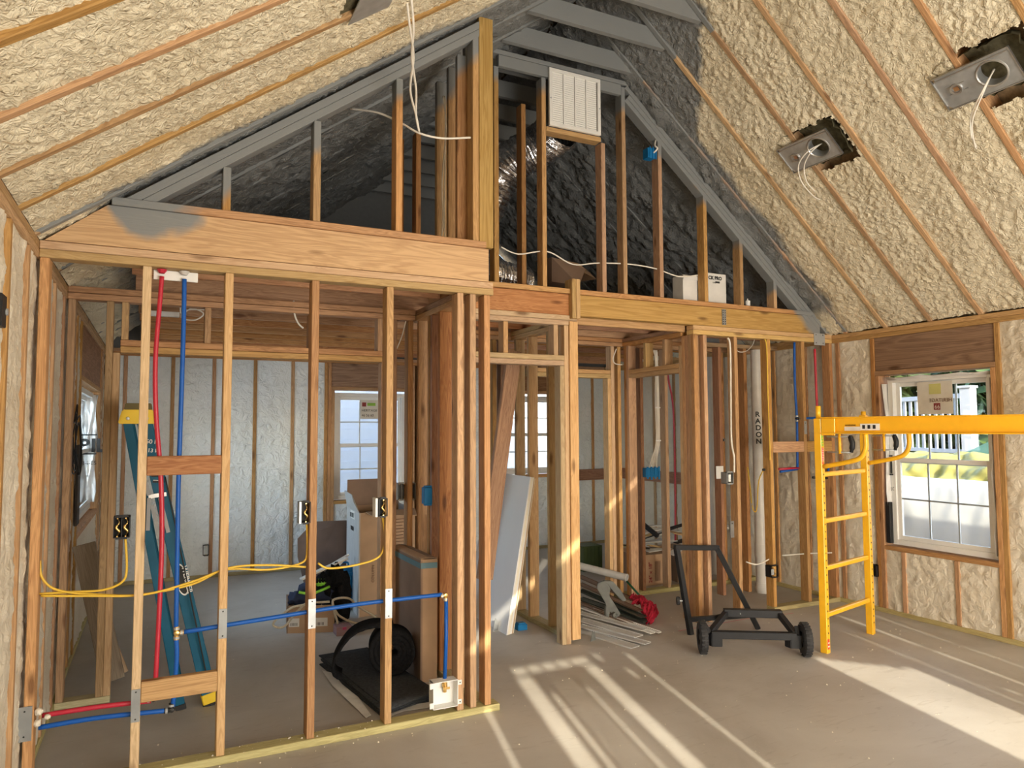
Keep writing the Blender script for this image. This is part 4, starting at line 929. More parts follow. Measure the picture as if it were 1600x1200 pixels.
cable('thin white cable loop under the plate right of the corner post', [at(1149, 530, Y=5.0), at(1152, 548, Y=5.0), at(1165, 549, Y=5.0), at(1175, 540, Y=5.0), at(1180, 527, Y=5.0)], .004)
cable('yellow cable stapled down the stud beside the radon pipe', [at(1195, 530, Y=Y2-.01), at(1198, 545, Y=Y2-.01), at(1200, 625, Y=Y2-.01), at(1203, 712, Y=Y2-.01), at(1200, 722, Y=4.8), at(1186, 750, Y=5.0), at(1183, 790, Y=5.1), at(1180, 800, Y=5.1), at(1175, 790, Y=5.1), at(1172, 760, Y=5.2), at(1168, 730, Y=5.28)], .0055, YWIRE)
cable('white cable sagging from the stud to the low black outlet box', [at(1166, 878, Y=YM+.88), at(1180, 882, Y=YM+.88), at(1192, 879, Y=YM+.88), at(1205, 873, Y=YM+.88), at(1209, 884, Y=Y2+.0)], .006)
cable('white cable running right from the low outlet box through the studs', [at(1222, 868, Y=YM+.88), at(1262, 865, Y=YM+.88), at(1290, 864, Y=YM+.88), at(1315, 863, Y=YM+.88)], .006)
cable('white cable coil hanging from the joists behind the third front stud', [at(459, 470, Y=4.95), at(460, 490, Y=4.95), at(466, 505, Y=4.95), at(474, 513, Y=4.95)], .006)
cable('thin white cable slanting down behind the fourth front stud', [at(634, 502, Y=4.95), at(628, 525, Y=4.95), at(620, 545, Y=4.97)], .004)
pts = [at(283, 470, Y=5.4), at(283, 490, Y=5.4), at(300, 482, Y=5.4), at(318, 490, Y=5.4), at(305, 500, Y=5.4), at(284, 497, Y=5.4), at(290, 485, Y=5.4), at(320, 484, Y=5.4)]
cable('coil of white cable tucked under the joists above the blue ladder', pts, .005)
cable('white cable loop above the far doorway', [at(963, 545, Y=5.6), at(958, 560, Y=5.6), at(961, 568, Y=5.6), at(972, 570, Y=5.6)], .005)
o = lum('tube_light', None, *sorted((at(228, 512, Y=5.6).x, at(280, 513, Y=5.6).x)), 5.58, 5.62, 2.40, 2.435, plain('white_enamel', (.8, .8, .78), .3)); tag(o, 'short white light bar under the joists of the back room', 'light')
for k in range(6):
    rd = random.Random(k); c = at(118+rd.uniform(-3, 6), 690+rd.uniform(-14, 14), X=XL+.03)
    pts = [c+Vector((.0, rd.uniform(-.12, .12)+.16*math.cos(a+k), .16*math.sin(a+k)*(1+.3*k/6))) for a in (0, 1, 2, 3, 4, 5)]
    cable('black wire of the tangle beside the left-hand window', pts, .004, BLACKP, name='wire')['group'] = 'black wires beside the left window'
o = lum('panel_board', None, XL+.003, XL+.02, 5.70, 5.86, .95, 1.50, plain('dark_board', (.07, .06, .055), .8)); tag(o, 'dark narrow board on the left wall behind the black wires', 'board')

# ------------------------------------------------------------------ water pipes
def pipe(name, label, pts, mat, r=.011, n=6):
    o = tube(name, None, pts, r, mat, n=n, sides=12); return tag(o, label, 'pipe')
pipe('red_pipe', 'red pipe dropping from the plate and turning at the floor elbow, front left', [at(253, 432, Y=YM), at(250, 470, Y=YM), at(243, 560, Y=YM), at(244, 650, Y=YM), at(251, 740, Y=YM), at(253, 830, Y=YM), at(250, 930, Y=YM), at(242, 1084, Y=YM)], RED)
pipe('red_pipe', 'red pipe running level from the elbow to the left wall', [at(236, 1095, Y=YM), at(150, 1105, Y=YM), at(66, 1118, Y=YM)], RED)
pipe('blue_pipe', 'blue pipe hanging from the plate down to the brass tee', [at(288, 436, Y=YM), at(287, 500, Y=YM), at(284, 600, Y=YM), at(279, 750, Y=YM), at(277, 860, Y=YM), at(275, 984, Y=YM)], BLUE)
pipe('blue_pipe', 'short blue pipe from the brass tee to the floor elbow', [at(275, 994, Y=YM), at(276, 1030, Y=YM), at(270, 1104, Y=YM)], BLUE)
pipe('blue_pipe', 'blue pipe running level near the floor to the left wall', [at(262, 1110, Y=YM), at(150, 1122, Y=YM), at(60, 1137, Y=YM)], BLUE)
pipe('blue_pipe', 'long blue pipe crossing the front studs from the tee to the post', [at(284, 988, Y=YM), at(420, 966, Y=YM), at(560, 944, Y=YM), at(690, 929, Y=YM)], BLUE)
pipe('blue_pipe', 'blue pipe dropping into the white valve box', [at(697, 934, Y=YM), at(697, 1000, Y=YM), at(695, 1060, Y=YM)], BLUE, n=1)
def fitting(label, px, py, Y, arms, mat=BRASS, r=.014, L=.022):
    c = at(px, py, Y=Y); t = thing('pipe_fitting', label, 'pipe fitting', c)
    lathe('body', t, [(0, -r), (r*.8, -r*.8), (r, 0), (r*.8, r*.8), (0, r)], c, (0, 1, 0), mat, 12)
    for a in arms:
        a = Vector(a); lathe('barb', t, [(.009, 0), (.009, L*.6), (.013, L*.6), (.013, L*1.4), (0, L*1.4)], c, a, mat, 12); lathe('crimp_ring', t, [(.0135, L*.75), (.0145, L*.75), (.0145, L*1.2), (.0135, L*1.2)], c, a, STEEL, 12)
fitting('brass tee joining the blue pipes beside the blue ladder', 276, 989, YM, [(0, 0, 1), (0, 0, -1), (1, 0, 0)])
fitting('dark elbow at the foot of the red pipe', 240, 1092, YM, [(0, 0, 1), (-1, 0, 0)], INK)
fitting('dark elbow at the foot of the blue pipe', 268, 1109, YM, [(0, 0, 1), (-1, 0, 0)], INK)
fitting('brass elbow at the right end of the long blue pipe', 696, 930, YM, [(-1, 0, 0), (0, 0, -1)])
a, b = at(240, 428, Y=YM+.03), at(309, 442, Y=YM+.03); t = thing('pipe_bracket', 'white pipe bracket under the plate where the red and blue pipes start', 'bracket', (a.x, a.y, b.z)); lum('plate', t, a.x, b.x, YM+.02, YM+.03, b.z, ZP-.002, WHITE, .002)
for px in (253, 288): c = at(px, 434, Y=YM); lathe('flange', t, [(.012, 0), (.022, .014), (.024, .018), (0, .018)], (c.x, c.y, ZP-.022), (0, 0, 1), RED if px < 260 else PVC, 14)
# nail guards on studs
for k, (px, y0, y1, mt, lb) in enumerate(((202, 1079, 1130, GSTEEL, 'grey steel nail guard near the foot of the leftmost front stud'), (353, 951, 997, GSTEEL, 'grey steel nail guard low on the second front stud'), (488, 936, 982, STEEL, 'bright nail guard on the third front stud'), (608, 920, 966, STEEL, 'bright nail guard on the fourth front stud'))):
    a = at(px, y0, Y=Y1-.002); b = at(px, y1, Y=Y1-.002); i = [0, 1, 2, 3][k]; xs0 = [-.083, .283, .706, 1.108][i]
    t = thing('nail_guard', lb, 'metal plate', (xs0, Y1, b.z)); lum('plate', t, xs0+.0005, xs0+.0375, Y1-.003, Y1+.0005, b.z, a.z, mt, 0)
    for z in (a.z-.012, b.z+.012): lathe('nail_head', t, [(.004, 0), (.003, .002), (0, .002)], (xs0+.019, Y1-.003, z), (0, -1, 0), INK, 8)
a = at(43, 1104, Y=Y1-.004); b = at(43, 1158, Y=Y1-.004); o = thing('nail_guard', 'dull grey nail guard at the foot of the far left post', 'metal plate', (a.x, Y1, b.z)); lum('plate', o, -.53, -.462, Y1-.007, Y1-.003, b.z, a.z, GSTEEL, 0); [lathe('nail_head', o, [(.004, 0), (.003, .002), (0, .002)], (-.49, Y1-.007, z), (0, -1, 0), INK, 8) for z in (a.z-.02, b.z+.02)]
a = at(1262, 668, Y=Y2-.002); t = thing('nail_guard', 'narrow bright nail guard on the stud behind the scaffold', 'metal plate', a); lum('plate', t, 5.253, 5.285, Y2-.003, Y2, a.z-.06, a.z+.06, STEEL, 0); lathe('nail_head', t, [(.004, 0), (.003, .002), (0, .002)], (5.269, Y2-.003, a.z+.04), (0, -1, 0), INK, 8)
# foam blobs where pipes enter the left post
t = thing('foam_blob', 'blobs of cream foam where the pipes enter the far left post', 'foam', at(60, 1125, Y=Y1))
def blob(name, par, c, r, mat, seed, sub=3, sq=(1, 1, 1), amp=.25, f=6):
    bm = bmesh.new(); bmesh.ops.create_icosphere(bm, subdivisions=sub, radius=1); rd = random.Random(seed); ph = [rd.uniform(0, 6) for _ in range(6)]
    for v in bm.verts:
        n = v.co.copy(); k = 1+amp*(math.sin(n.x*f+ph[0])*math.sin(n.y*f+ph[1])+.6*math.sin(n.z*f*1.7+ph[2]+n.x*4)*math.sin(n.y*f*1.3+ph[3]))
        v.co = Vector((n.x*sq[0], n.y*sq[1], n.z*sq[2]))*r*k+Vector(c)
    for f_ in bm.faces: f_.smooth = True
    me = D.meshes.new(name); bm.to_mesh(me); bm.free(); return link(name, me, par, mat)
for k, (px, py) in enumerate(((60, 1112), (58, 1130), (74, 1120))): blob('foam_lump', t, at(px, py, Y=Y1+.02), .015-.004*(k == 2), CRUMB, k)
# white valve box
a, b = at(677, 1068, Y=Y1-.004), at(716, 1103, Y=Y1-.004); t = thing('valve_box', 'white plastic valve box with a brass valve between the end studs', 'valve box', (a.x, Y1, b.z)); e = .004
merged('shell', t, [(a.x, b.x, Y1+.06, Y1+.064, b.z, a.z), (a.x, a.x+e, Y1-.004, Y1+.06, b.z, a.z), (b.x-e, b.x, Y1-.004, Y1+.06, b.z, a.z), (a.x, b.x, Y1-.004, Y1+.06, b.z, b.z+e), (a.x, b.x, Y1-.004, Y1+.06, a.z-e, a.z)], WHITE)
for z in (a.z-.03, b.z+.01):
    lum('mounting_ear', t, b.x, b.x+.02, Y1-.006, Y1-.002, z, z+.025, WHITE, 0); lum('mounting_ear', t, a.x-.02, a.x, Y1-.006, Y1-.002, z, z+.03, WHITE, 0); lathe('screw', t, [(.004, 0), (.003, .003), (0, .003)], (b.x+.01, Y1-.006, z+.012), (0, -1, 0), INK, 8)
vx = at(695, 1070, Y=YM).x
lathe('valve_body', t, [(.010, 0), (.010, .03), (.015, .03), (.015, .05), (.008, .05), (.008, .065), (0, .065)], (vx, YM, a.z-.075), (0, 0, 1), BRASS, 14); bar('valve_handle', t, (vx-.018, YM-.03, a.z-.045), (vx+.018, YM-.03, a.z-.045), .006, .012, BRASS)
lathe('valve_stem', t, [(.005, 0), (.005, .03), (0, .03)], (vx, YM, a.z-.045), (0, -1, 0), BRASS, 10)

# plumbing in the right room
YP = Y2+.05
pipe('blue_pipe', 'blue pipe dropping beside the right partition stud to the low valve rail', [at(1241, 535, Y=YP), at(1242, 600, Y=YP), at(1245, 655, Y=YP), at(1246, 730, Y=YP)], BLUE)
pipe('blue_pipe', 'short level blue pipe behind the scaffold upright', [at(1251, 654, Y=YP), at(1275, 653, Y=YP), at(1303, 654, Y=YP)], BLUE)
pipe('red_pipe', 'red pipe dropping from the grey nail guard behind the scaffold', [at(1273, 545, Y=YP-.06), at(1275, 600, Y=YP-.06), at(1277, 640, Y=YP-.06)], RED)
pipe('blue_pipe', 'slanting blue pipe behind the scaffold rungs', [at(1298, 700, Y=YP), at(1294, 738, Y=YP)], BLUE, n=1)
pipe('blue_pipe', 'curved blue pipe right of the white vent pipe', [at(1118, 555, Y=5.4), at(1117, 600, Y=5.4), at(1120, 650, Y=5.4), at(1125, 686, Y=5.4)], BLUE)
pipe('red_pipe', 'thin dark red pipe behind the hall door header', [at(1040, 540, Y=6.6), at(1044, 590, Y=6.6), at(1052, 640, Y=6.6), at(1055, 760, Y=6.6), at(1055, 880, Y=6.6)], RED)
fitting('dark tee on the blue pipe behind the scaffold', 1245, 654, YP, [(0, 0, 1), (0, 0, -1), (1, 0, 0)], INK)
fitting('dark valve at the end of the curved blue pipe', 1128, 688, 5.4, [(0, 0, 1), (1, 0, .2)], INK)
for px0, py0, px1, py1, mt, lb in ((1219, 737, 1246, 733, BLUE, 'level blue valve rail at the foot of the blue pipe'), (1217, 733, 1250, 731, RED, 'level dark red valve rail at the foot of the blue pipe'), (1270, 746, 1294, 747, INK, 'short black valve rail behind the scaffold upright'), (1192, 734, 1199, 734, INK, 'small black stub beside the yellow cable')):
    pipe('valve_rail', lb, [at(px0, py0, Y=YP+.02), at(px1, py1, Y=YP+.02)], mt, .011, 1)
# vents
def vpipe(name, label, px, Y, r, zt, zb=0, word=None, couplings=()):
    c = at(px, 720, Y=Y); t = thing(name, label, 'pipe', (c.x, Y, zb))
    lathe('pipe_wall', t, [(0, zb), (r, zb), (r, zt), (r*.9, zt)], (c.x, Y, 0), (0, 0, 1), PVC, 28)
    for z0, z1 in couplings: lathe('coupling', t, [(r, z0), (r*1.10, z0), (r*1.10, z1), (r, z1)], (c.x, Y, 0), (0, 0, 1), PVC, 28)
    return t, c
t, c = vpipe('radon_pipe', 'thick grey vent pipe with RADON lettered down its side', 1186, 5.26, .057, 2.36, couplings=((.34, .47), (.02, .10)))
dirc = (Vector((CAM.x, CAM.y, 0))-Vector((c.x, c.y, 0))).normalized(); xd = Vector((0, 0, 1)).cross(dirc)*1.0
for k, ch in enumerate('RADON'):
    z = at(1186, 651+k*10.5, Y=5.26).z; p_ = Vector((c.x, c.y, z))+dirc*.0590-xd*.024
    text('letter', t, ch, p_, xd, uz, .068, INK, bold=.002)
t, c = vpipe('vent_pipe', 'white vent pipe with a side tee left of the radon pipe', 1113, 6.15, .044, 2.38, .0, couplings=((.28, .40), (.62, .72)))
lathe('tee_arm', t, [(.030, .03), (.030, .10), (.034, .10), (.034, .17), (.0, .17)], (c.x, c.y, .50), (1, -.2, 0), PVC, 20); lathe('tee_arm_collar', t, [(.036, .035), (.036, .065)], (c.x, c.y, .50), (1, -.2, 0), PVC, 20)
a = at(1110, 536, Y=5.5); t = thing('nail_guard', 'large dark grey plate above the white vent pipe', 'metal plate', a); lum('plate', t, a.x-.10, a.x+.08, 5.46, 5.465, a.z-.05, a.z+.07, GSTEEL, 0); lathe('nail_head', t, [(.006, 0), (.005, .003), (0, .003)], (a.x-.08, 5.46, a.z+.05), (0, -1, 0), INK, 8)
a = at(1143, 827, Y=Y2+.06); t = thing('nail_guard', 'dark grey plate on the stud beside the tee of the white vent pipe', 'metal plate', a); lum('plate', t, a.x-.02, a.x+.02, Y2+.05, Y2+.055, a.z-.07, a.z+.07, GSTEEL, 0); lathe('nail_head', t, [(.006, 0), (.005, .003), (0, .003)], (a.x, Y2+.05, a.z+.05), (0, -1, 0), INK, 8)
# ------------------------------------------------------------------ blue stepladder
L_ = thing('stepladder', 'folded blue fibreglass stepladder with yellow top leaning behind the left front studs', 'ladder', (.2, 4.8, 0))
def LX(t, off=0): return None
FT, FB = Vector((-.075, 0, 1.66)), Vector((.315, 0, .0)); BT, BB = Vector((-.155, 0, 1.64)), Vector((.155, 0, .0))
for yy_, far in ((4.62, 0), (4.99, 1)):
    o_ = Vector((0, yy_, 0)); d = (FT-FB).normalized(); s_ = Vector((d.z, 0, -d.x))
    r_ = bar('side_rail', L_, FB+o_+d*.06, FT+o_, .03, .078, LADB, up=-s_)
    f_ = bar('foot', r_, FB+o_+d*.012, FB+o_+d*.075, .036, .086, LADY, up=-s_, ch=.006); bar('rubber_tread', f_, FB+o_+d*.002, FB+o_+d*.014, .038, .09, RUB, up=-s_)
    d2 = (BT-BB).normalized(); s2 = Vector((d2.z, 0, -d2.x))
    r2 = bar('rear_rail', L_, BB+o_+d2*.03, BT+o_, .022, .050, LADB, up=-s2); bar('rubber_tread', r2, BB+o_, BB+o_+d2*.03, .028, .056, RUB, up=-s2)
for k in range(6):
    t = .16+k*.145; p = FB.lerp(FT, t); bar('step', L_, p+Vector((-.0, 4.635, 0)), p+Vector((0, 4.975, 0)), .075, .022, ALU)
for k in range(4):
    t = .15+k*.22; p = BB.lerp(BT, t); bar('rear_brace', L_, p+Vector((0, 4.63, 0)), p+Vector((0, 4.98, 0)), .02, .02, ALU)
cap = prism('top_cap', L_, [(-.205, 4.59, 1.635), (-.005, 4.59, 1.635), (-.025, 4.59, 1.715), (-.185, 4.59, 1.715)], (0, .43, 0), LADY, .006)
prism('dark_tray', cap, [(-.175, 4.60, 1.716), (-.035, 4.60, 1.716), (-.038, 4.60, 1.752), (-.172, 4.60, 1.752)], (0, .41, 0), plain('olive_plastic', (.12, .09, .02), .6), .004)
for x in (-.155, -.06): lathe('rivet', cap, [(.010, 0), (.008, .005), (0, .006)], (x, 4.59, 1.665), (0, -1, 0), STEEL, 12)
d = (FB-FT).normalized(); side = Vector((-d.z, 0, d.x))
def onrail(t, off): return Vector((FT.lerp(FB, t).x, 4.603, FT.lerp(FB, t).z))+side*off
for k, (s, sz, t) in enumerate((('250 lb', .034, .075), ('113 kg', .030, .105))): text('lettering', L_, s, onrail(t, -.045)+Vector((.01, 0, 0)), (1, 0, -.08), (.08, 0, 1), sz, WHITE, bold=.0006)
for k in range(4): p = onrail(.155+.02*k, 0); bar('label_line', L_, p+Vector((-.03, 0, .003)), p+Vector((.03, 0, -.001)), .002, .014, INK, ch=0); bar('label_line', L_, p+Vector((-.028, -.001, .010)), p+Vector((.02, -.001, .007)), .002, .003, WHITE, ch=0)
lg = onrail(.555, 0)
ov = [lg+d*(math.cos(a)*.085)+side*(math.sin(a)*.028)+Vector((0, -.002, 0)) for a in [k*math.pi/14 for k in range(28)]]
ovr = [lg+d*(math.cos(a)*.095)+side*(math.sin(a)*.033)+Vector((0, -.001, 0)) for a in [k*math.pi/14 for k in range(28)]]
prism('logo_rim', L_, ovr, (0, .001, 0), WHITE); prism('logo_oval', L_, ov, (0, .001, 0), INK)
text('logo_lettering', L_, 'WERNER', lg-d*.072-side*-.014+Vector((0, -.0035, 0)), d, side if (d.cross(side)).y < 0 else -side, .040, WHITE, bold=.0008)
pA, pB = at(232, 776, Y=4.58), at(252, 772, Y=4.58)
bar('spreader_plate', L_, pA, at(260, 772, Y=4.58), .004, .022, ALU); 
for a, b in ((at(233, 778, Y=4.575), at(231, 829, Y=4.575)), (at(250, 778, Y=4.575), at(263, 832, Y=4.575)), (at(222, 735, Y=4.58), at(233, 774, Y=4.58)), (at(238, 790, Y=4.60), at(252, 850, Y=4.60))):
    bar('spreader_bar', L_, a, b, .005, .020, plain('spreader_metal', (.30, .30, .30), .5, .2) if 'spreader_metal' not in D.materials else D.materials['spreader_metal'], up=(1, 0, 0))
tag(tube('cord', None, [at(258, 745, Y=4.56), at(280, 850, Y=4.56), at(300, 945, Y=4.56), at(325, 1066, Y=4.58)], .004, INK), 'thin black cord hanging down the right rail of the blue stepladder', 'cord')

# leaning boards at the left
a, b = at(131, 850, Y=5.35), at(183, 1062, Y=5.25); b.z = .004
t = thing('loose_board', 'grey-brown board leaning against the left wall under the left-hand window', 'board', (b.x, b.y, 0)); bar('board', t, (b.x-.02, b.y, .03), a, .03, .13, wood('weathered_board', (.40, .29, .19), (.28, .19, .12)), up=(1, 0, 0))
a, b = at(150, 950, Y=5.40), at(188, 1062, Y=5.36); b.z = .02; t = thing('loose_board', 'narrower pale board leaning behind the grey-brown board at the left', 'board', (b.x, b.y, 0)); bar('board', t, b+Vector((.01, 0, .01)), a+Vector((.0, 0, .0)), .02, .075, PINE, up=(1, 0, 0))
a, b = at(803, 548, Y=5.22), at(757, 905, Y=5.10); t = thing('leaning_plank', 'reddish plank leaning diagonally behind the doorway header', 'board', (b.x, b.y, 0)); bar('board', t, b, a, .038, .135, FIRD, up=(1, .15, 0))
t = thing('metal_angle', 'slim grey metal angle standing against the closet studs behind the tall narrow box', 'metal strip', (1.60, 4.95, 0)); a, b = at(679, 806, Y=4.80), at(676, 905, Y=4.80)
bar('web', t, (b.x, 4.80, .02), a, .003, .03, STEEL, up=(1, 0, 0)); bar('lip', t, (b.x-.013, 4.815, .02), a+Vector((-.013, .015, -.05)), .03, .003, STEEL, up=(1, 0, 0))

# ------------------------------------------------------------------ panels leaning in the doorway
for k, (mt, ht, lb) in enumerate(((DRYW, 1.205, 'grey-white smooth panel in front, leaning in the doorway'), (DRYE, 1.20, 'cream-edged panel directly behind the front panel in the doorway'), (DRYW, 1.20, 'third panel of the stack leaning in the doorway'), (CARD, 1.19, 'brown board at the back of the panel stack in the doorway'))):
    dx = k*.020; y0 = 5.10+.008*k
    q = [Vector((2.455+dx, y0, .0)), Vector((2.725+dx*.75, y0+.10, ht)), Vector((2.725+dx*.75, 6.0, ht)), Vector((2.455+dx, 5.9, .0))]
    nrm = (q[1]-q[0]).cross(q[3]-q[0]).normalized(); nrm = nrm if nrm.x > 0 else -nrm
    t = thing('wall_panel', lb, 'panel', (2.46+dx, 5.5, 0)); prism('face_sheet', t, q, nrm*.010, mt); prism('backing', t, [p_+nrm*.0105 for p_ in q], nrm*.005, DRYE)
t = thing('blue_block', 'small blue plastic block on the floor beside the leaning panels', 'block', at(815, 984, Z=0)); c = at(815, 984, Z=0)
merged('block_body', t, [(c.x-.04, c.x+.04, c.y-.02, c.y+.05, 0, .045), (c.x-.03, c.x+.03, c.y-.01, c.y+.04, .045, .055)], BOXB)
c = at(774, 986, Z=0); o = prism('metal_offcut', None, [c+Vector((-.02, 0, 0)), c+Vector((.05, .02, 0)), c+Vector((.03, .02, .07)), c+Vector((.0, .0, .10))], (.004, .012, 0), STEEL); tag(o, 'small bent metal offcut at the foot of the leaning panels', 'offcut')

# ------------------------------------------------------------------ dark mats and the felt roll
co = [Vector((1.03, 5.05, 0)), Vector((1.38, 5.10, 0)), Vector((1.53, 4.12, 0)), Vector((1.17, 3.98, 0))]
for k in range(6):
    rd = random.Random(k+3); z = .006+.0095*k; nx, ny = 5, 12; vs = []; fs = []
    jit = [Vector((rd.uniform(-.02, .02), rd.uniform(-.03, .03), 0)) for _ in range(4)]; cc = [c_+j for c_, j in zip(co, jit)]
    for i in range(ny+1):
        for j in range(nx+1):
            a = cc[0].lerp(cc[1], j/nx); b = cc[3].lerp(cc[2], j/nx); p = a.lerp(b, i/ny); p.z = z+.010*math.sin(i/ny*5+.6)*(.3+.7*(1-j/nx))*(k/6)
            vs.append(p)
    for i in range(ny):
        for j in range(nx): q = i*(nx+1)+j; fs.append((q, q+1, q+nx+2, q+nx+1))
    o = poly('felt_mat', None, vs, fs, MAT, True); md = o.modifiers.new('thick', 'SOLIDIFY'); md.thickness = .007; md.offset = 1
    tag(o, ['bottom dark grey felt mat of the stack under the black roll', 'second dark felt mat from the floor in the stack', 'third dark felt mat from the floor in the stack', 'third dark felt mat from the top of the stack', 'second dark felt mat from the top of the stack', 'topmost dark grey felt mat, under the black roll'][k], 'mat', 'felt mats under the roll')
for k, pts in enumerate(([(600, 1124), (630, 1112), (680, 1104), (676, 1097), (628, 1104), (600, 1116)], [(503, 1048), (520, 1072), (545, 1096), (572, 1122), (580, 1118), (560, 1090), (535, 1070), (520, 1052)])):
    q = [at(*p, Z=.004+.001*k) for p in pts]; o = prism('torn_paper', None, q, (0, 0, .003), PAPER); tag(o, ['torn white paper sticking out in front of the felt mats', 'torn white paper along the left edge of the felt mats'][k], 'paper')
ax = Vector((.25, .97, 0)).normalized(); xr_ = Vector((.97, -.25, 0)); cR = Vector((1.372, 4.52, .205))
t = thing('felt_roll', 'black felt roll lying on the dark mats with its loose end arching left', 'roll', (1.37, 4.5, .06))
bm = bmesh.new(); ns = 150; prev = None
for i in range(ns+1):
    an = i/ns*2*math.pi*4; r_ = .035+.108*i/ns
    p = cR+xr_*math.cos(an+1.57)*r_*-1+Vector((0, 0, 1))*math.sin(an+1.57)*r_
    a = bm.verts.new(p-ax*.09); b = bm.verts.new(p+ax*.09)
    if prev: f = bm.faces.new((prev[0], a, b, prev[1])); f.smooth = True
    prev = (a, b)
me = D.meshes.new('spiral'); bm.to_mesh(me); bm.free(); o = link('rolled_felt', me, t, FELT); md = o.modifiers.new('thick', 'SOLIDIFY'); md.thickness = .0262; md.offset = 0
P = smooth_pts([cR+Vector((0, 0, .143)), cR-xr_*.12+Vector((0, 0, .165)), cR-xr_*.25+Vector((0, 0, .12)), cR-xr_*.34+Vector((0, 0, .0)), cR-xr_*.355+Vector((0, 0, -.09)), cR-xr_*.31+Vector((0, 0, -.125))], 8)
vs = []; fs = []
for i, p in enumerate(P):
    vs += [p-ax*(.13-.004*(i % 3)), p+ax*.07]
    if i: fs.append((2*i-2, 2*i, 2*i+1, 2*i-1))
o = poly('loose_end', t, vs, fs, FELT, True); md = o.modifiers.new('thick', 'SOLIDIFY'); md.thickness = .014

# ------------------------------------------------------------------ cartons in the closet and back room
def carton(name, label, A, B, C_, ht, mat_l, mat_r, z0=0, open_=False):
    """A front corner, B far end of the left face, C_ far end of the right face (floor points)"""
    A, B, C_ = Vector((*A, z0)), Vector((*B, z0)), Vector((*C_, z0)); t = thing(name, label, 'box', (A.x, A.y, z0)); up = Vector((0, 0, ht)); Dd = B+C_-A; e = .012
    nl = (C_-A).normalized()*e; nr = (B-A).normalized()*e
    prism('left_side', t, [A, B, B+up, A+up], nl, mat_l); prism('right_side', t, [A+nl, C_, C_+up, A+nl+up], nr, mat_r)
    prism('far_side', t, [B+nl, Dd, Dd+up, B+nl+up], -nr, mat_r); prism('far_end', t, [C_+nr, Dd-nr, Dd-nr+up, C_+nr+up], -nl, mat_l)
    if not open_: prism('lid', t, [A+up, B+up, Dd+up, C_+up], (0, 0, .006), mat_r)
    else: prism('base', t, [A+nl+nr, B+nl-nr, Dd-nl-nr, C_-nl+nr], (0, 0, .01), mat_r)
    return t
t = carton('tall_carton', 'tall open cardboard carton with one whitish side in the back room', (1.56, 6.14), (1.60, 6.75), (2.09, 6.22), .88, CARDW, CARD, open_=True)
prism('flap', t, [(1.60, 6.75, .88), (2.12, 6.80, .88), (2.10, 6.86, 1.12), (1.62, 6.82, 1.12)], (0, .006, 0), CARDD); prism('flap', t, [(1.56, 6.14, .88), (1.60, 6.75, .88), (1.565, 6.70, 1.03), (1.545, 6.35, 1.02), (1.54, 6.25, .96)], (.006, 0, 0), CARDW)
prism('flap', t, [(1.62, 6.15, .88), (2.09, 6.22, .88), (2.05, 6.05, .84), (1.64, 6.02, .86)], (0, 0, .006), CARD)
c = at(549, 822, X=1.565); sheet('shipping_label', t, (1.572, 6.35, .80), (0.065, 1, 0), uz, .20, .07, PAPER); [sheet('barcode', t, (1.568, 6.37+.02*k, .815), (0.065, 1, 0), uz, .006+.004*(k % 3), .04, INK) for k in range(7)]
sheet('hand_hole', t, (1.568, 6.38, .70), (0.065, 1, 0), uz, .12, .035, INK)
for k in range(12): sheet('print_line', t, (1.84+.005*(k % 2), 6.165, .80-.028*k), (1, .15, 0), uz, .20-.04*(k % 3), .006, INKB)
for k in range(2): sheet('print_symbol', t, (1.93+.06*k, 6.178, .37), (1, .15, 0), uz, .04, .055, INKB)
text('lettering', t, 'COLUMN', (1.70, 6.148, .28), (0, 0, 1), (-1, -.15, 0), .035, INKB)
t = carton('narrow_carton', 'narrow upright cardboard carton with teal tape around its top, in the closet', (1.52, 4.41), (1.515, 5.0), (1.625, 4.395), .76, CARDD, CARD)
for q, n_ in (([(1.517, 4.41, .71), (1.512, 5.0, .71), (1.512, 5.0, .745), (1.517, 4.41, .745)], (-.002, 0, 0)), ([(1.52, 4.407, .71), (1.625, 4.392, .71), (1.625, 4.392, .745), (1.52, 4.407, .745)], (0, -.002, 0))): prism('tape_band', t, q, n_, TAPE)
prism('top_flap', t, [(1.52, 4.41, .768), (1.57, 4.40, .775), (1.568, 5.0, .775), (1.515, 5.0, .768)], (0, 0, .004), CARD); prism('top_flap', t, [(1.575, 4.40, .775), (1.625, 4.395, .768), (1.62, 5.0, .768), (1.572, 5.0, .775)], (0, 0, .004), CARDD)
a = at(465, 862, Y=6.9); b = at(542, 862, Y=6.9)
o = prism('cardboard_sheet', None, [at(465, 842, Y=6.9), at(490, 815, Y=6.95), at(542, 813, Y=6.95), at(542, 925, Y=6.9), at(478, 925, Y=6.9), at(465, 870, Y=6.9)], (0, .008, 0), plain('grey_cardboard', (.20, .155, .135), .85)); tag(o, 'large grey-brown cardboard sheet standing left of the tall carton', 'cardboard')
p = at(500, 985, Z=0)
t = carton('low_carton', 'low cardboard carton of tools with two white labels on its front', (.94, 5.93), (1.0, 6.35), (1.285, 5.80), .21, CARDD, CARD, open_=True)
for x0, w_ in ((.955, .08), (1.145, .095)): y = 5.93-(x0-.94)*.377; sheet('white_label', t, (x0, y-.004, .05), (1, -.377, 0), uz, w_, .065, PAPER); [sheet('barcode', t, (x0+.012+.009*k, y-.0055-.009*k*.377-.004, .058), (1, -.377, 0), uz, .004, .022, INK) for k in range(6)]
t = thing('tool_bag', 'black and navy fabric tool bag with lime trim in the low carton', 'bag', (1.15, 6.02, .2))
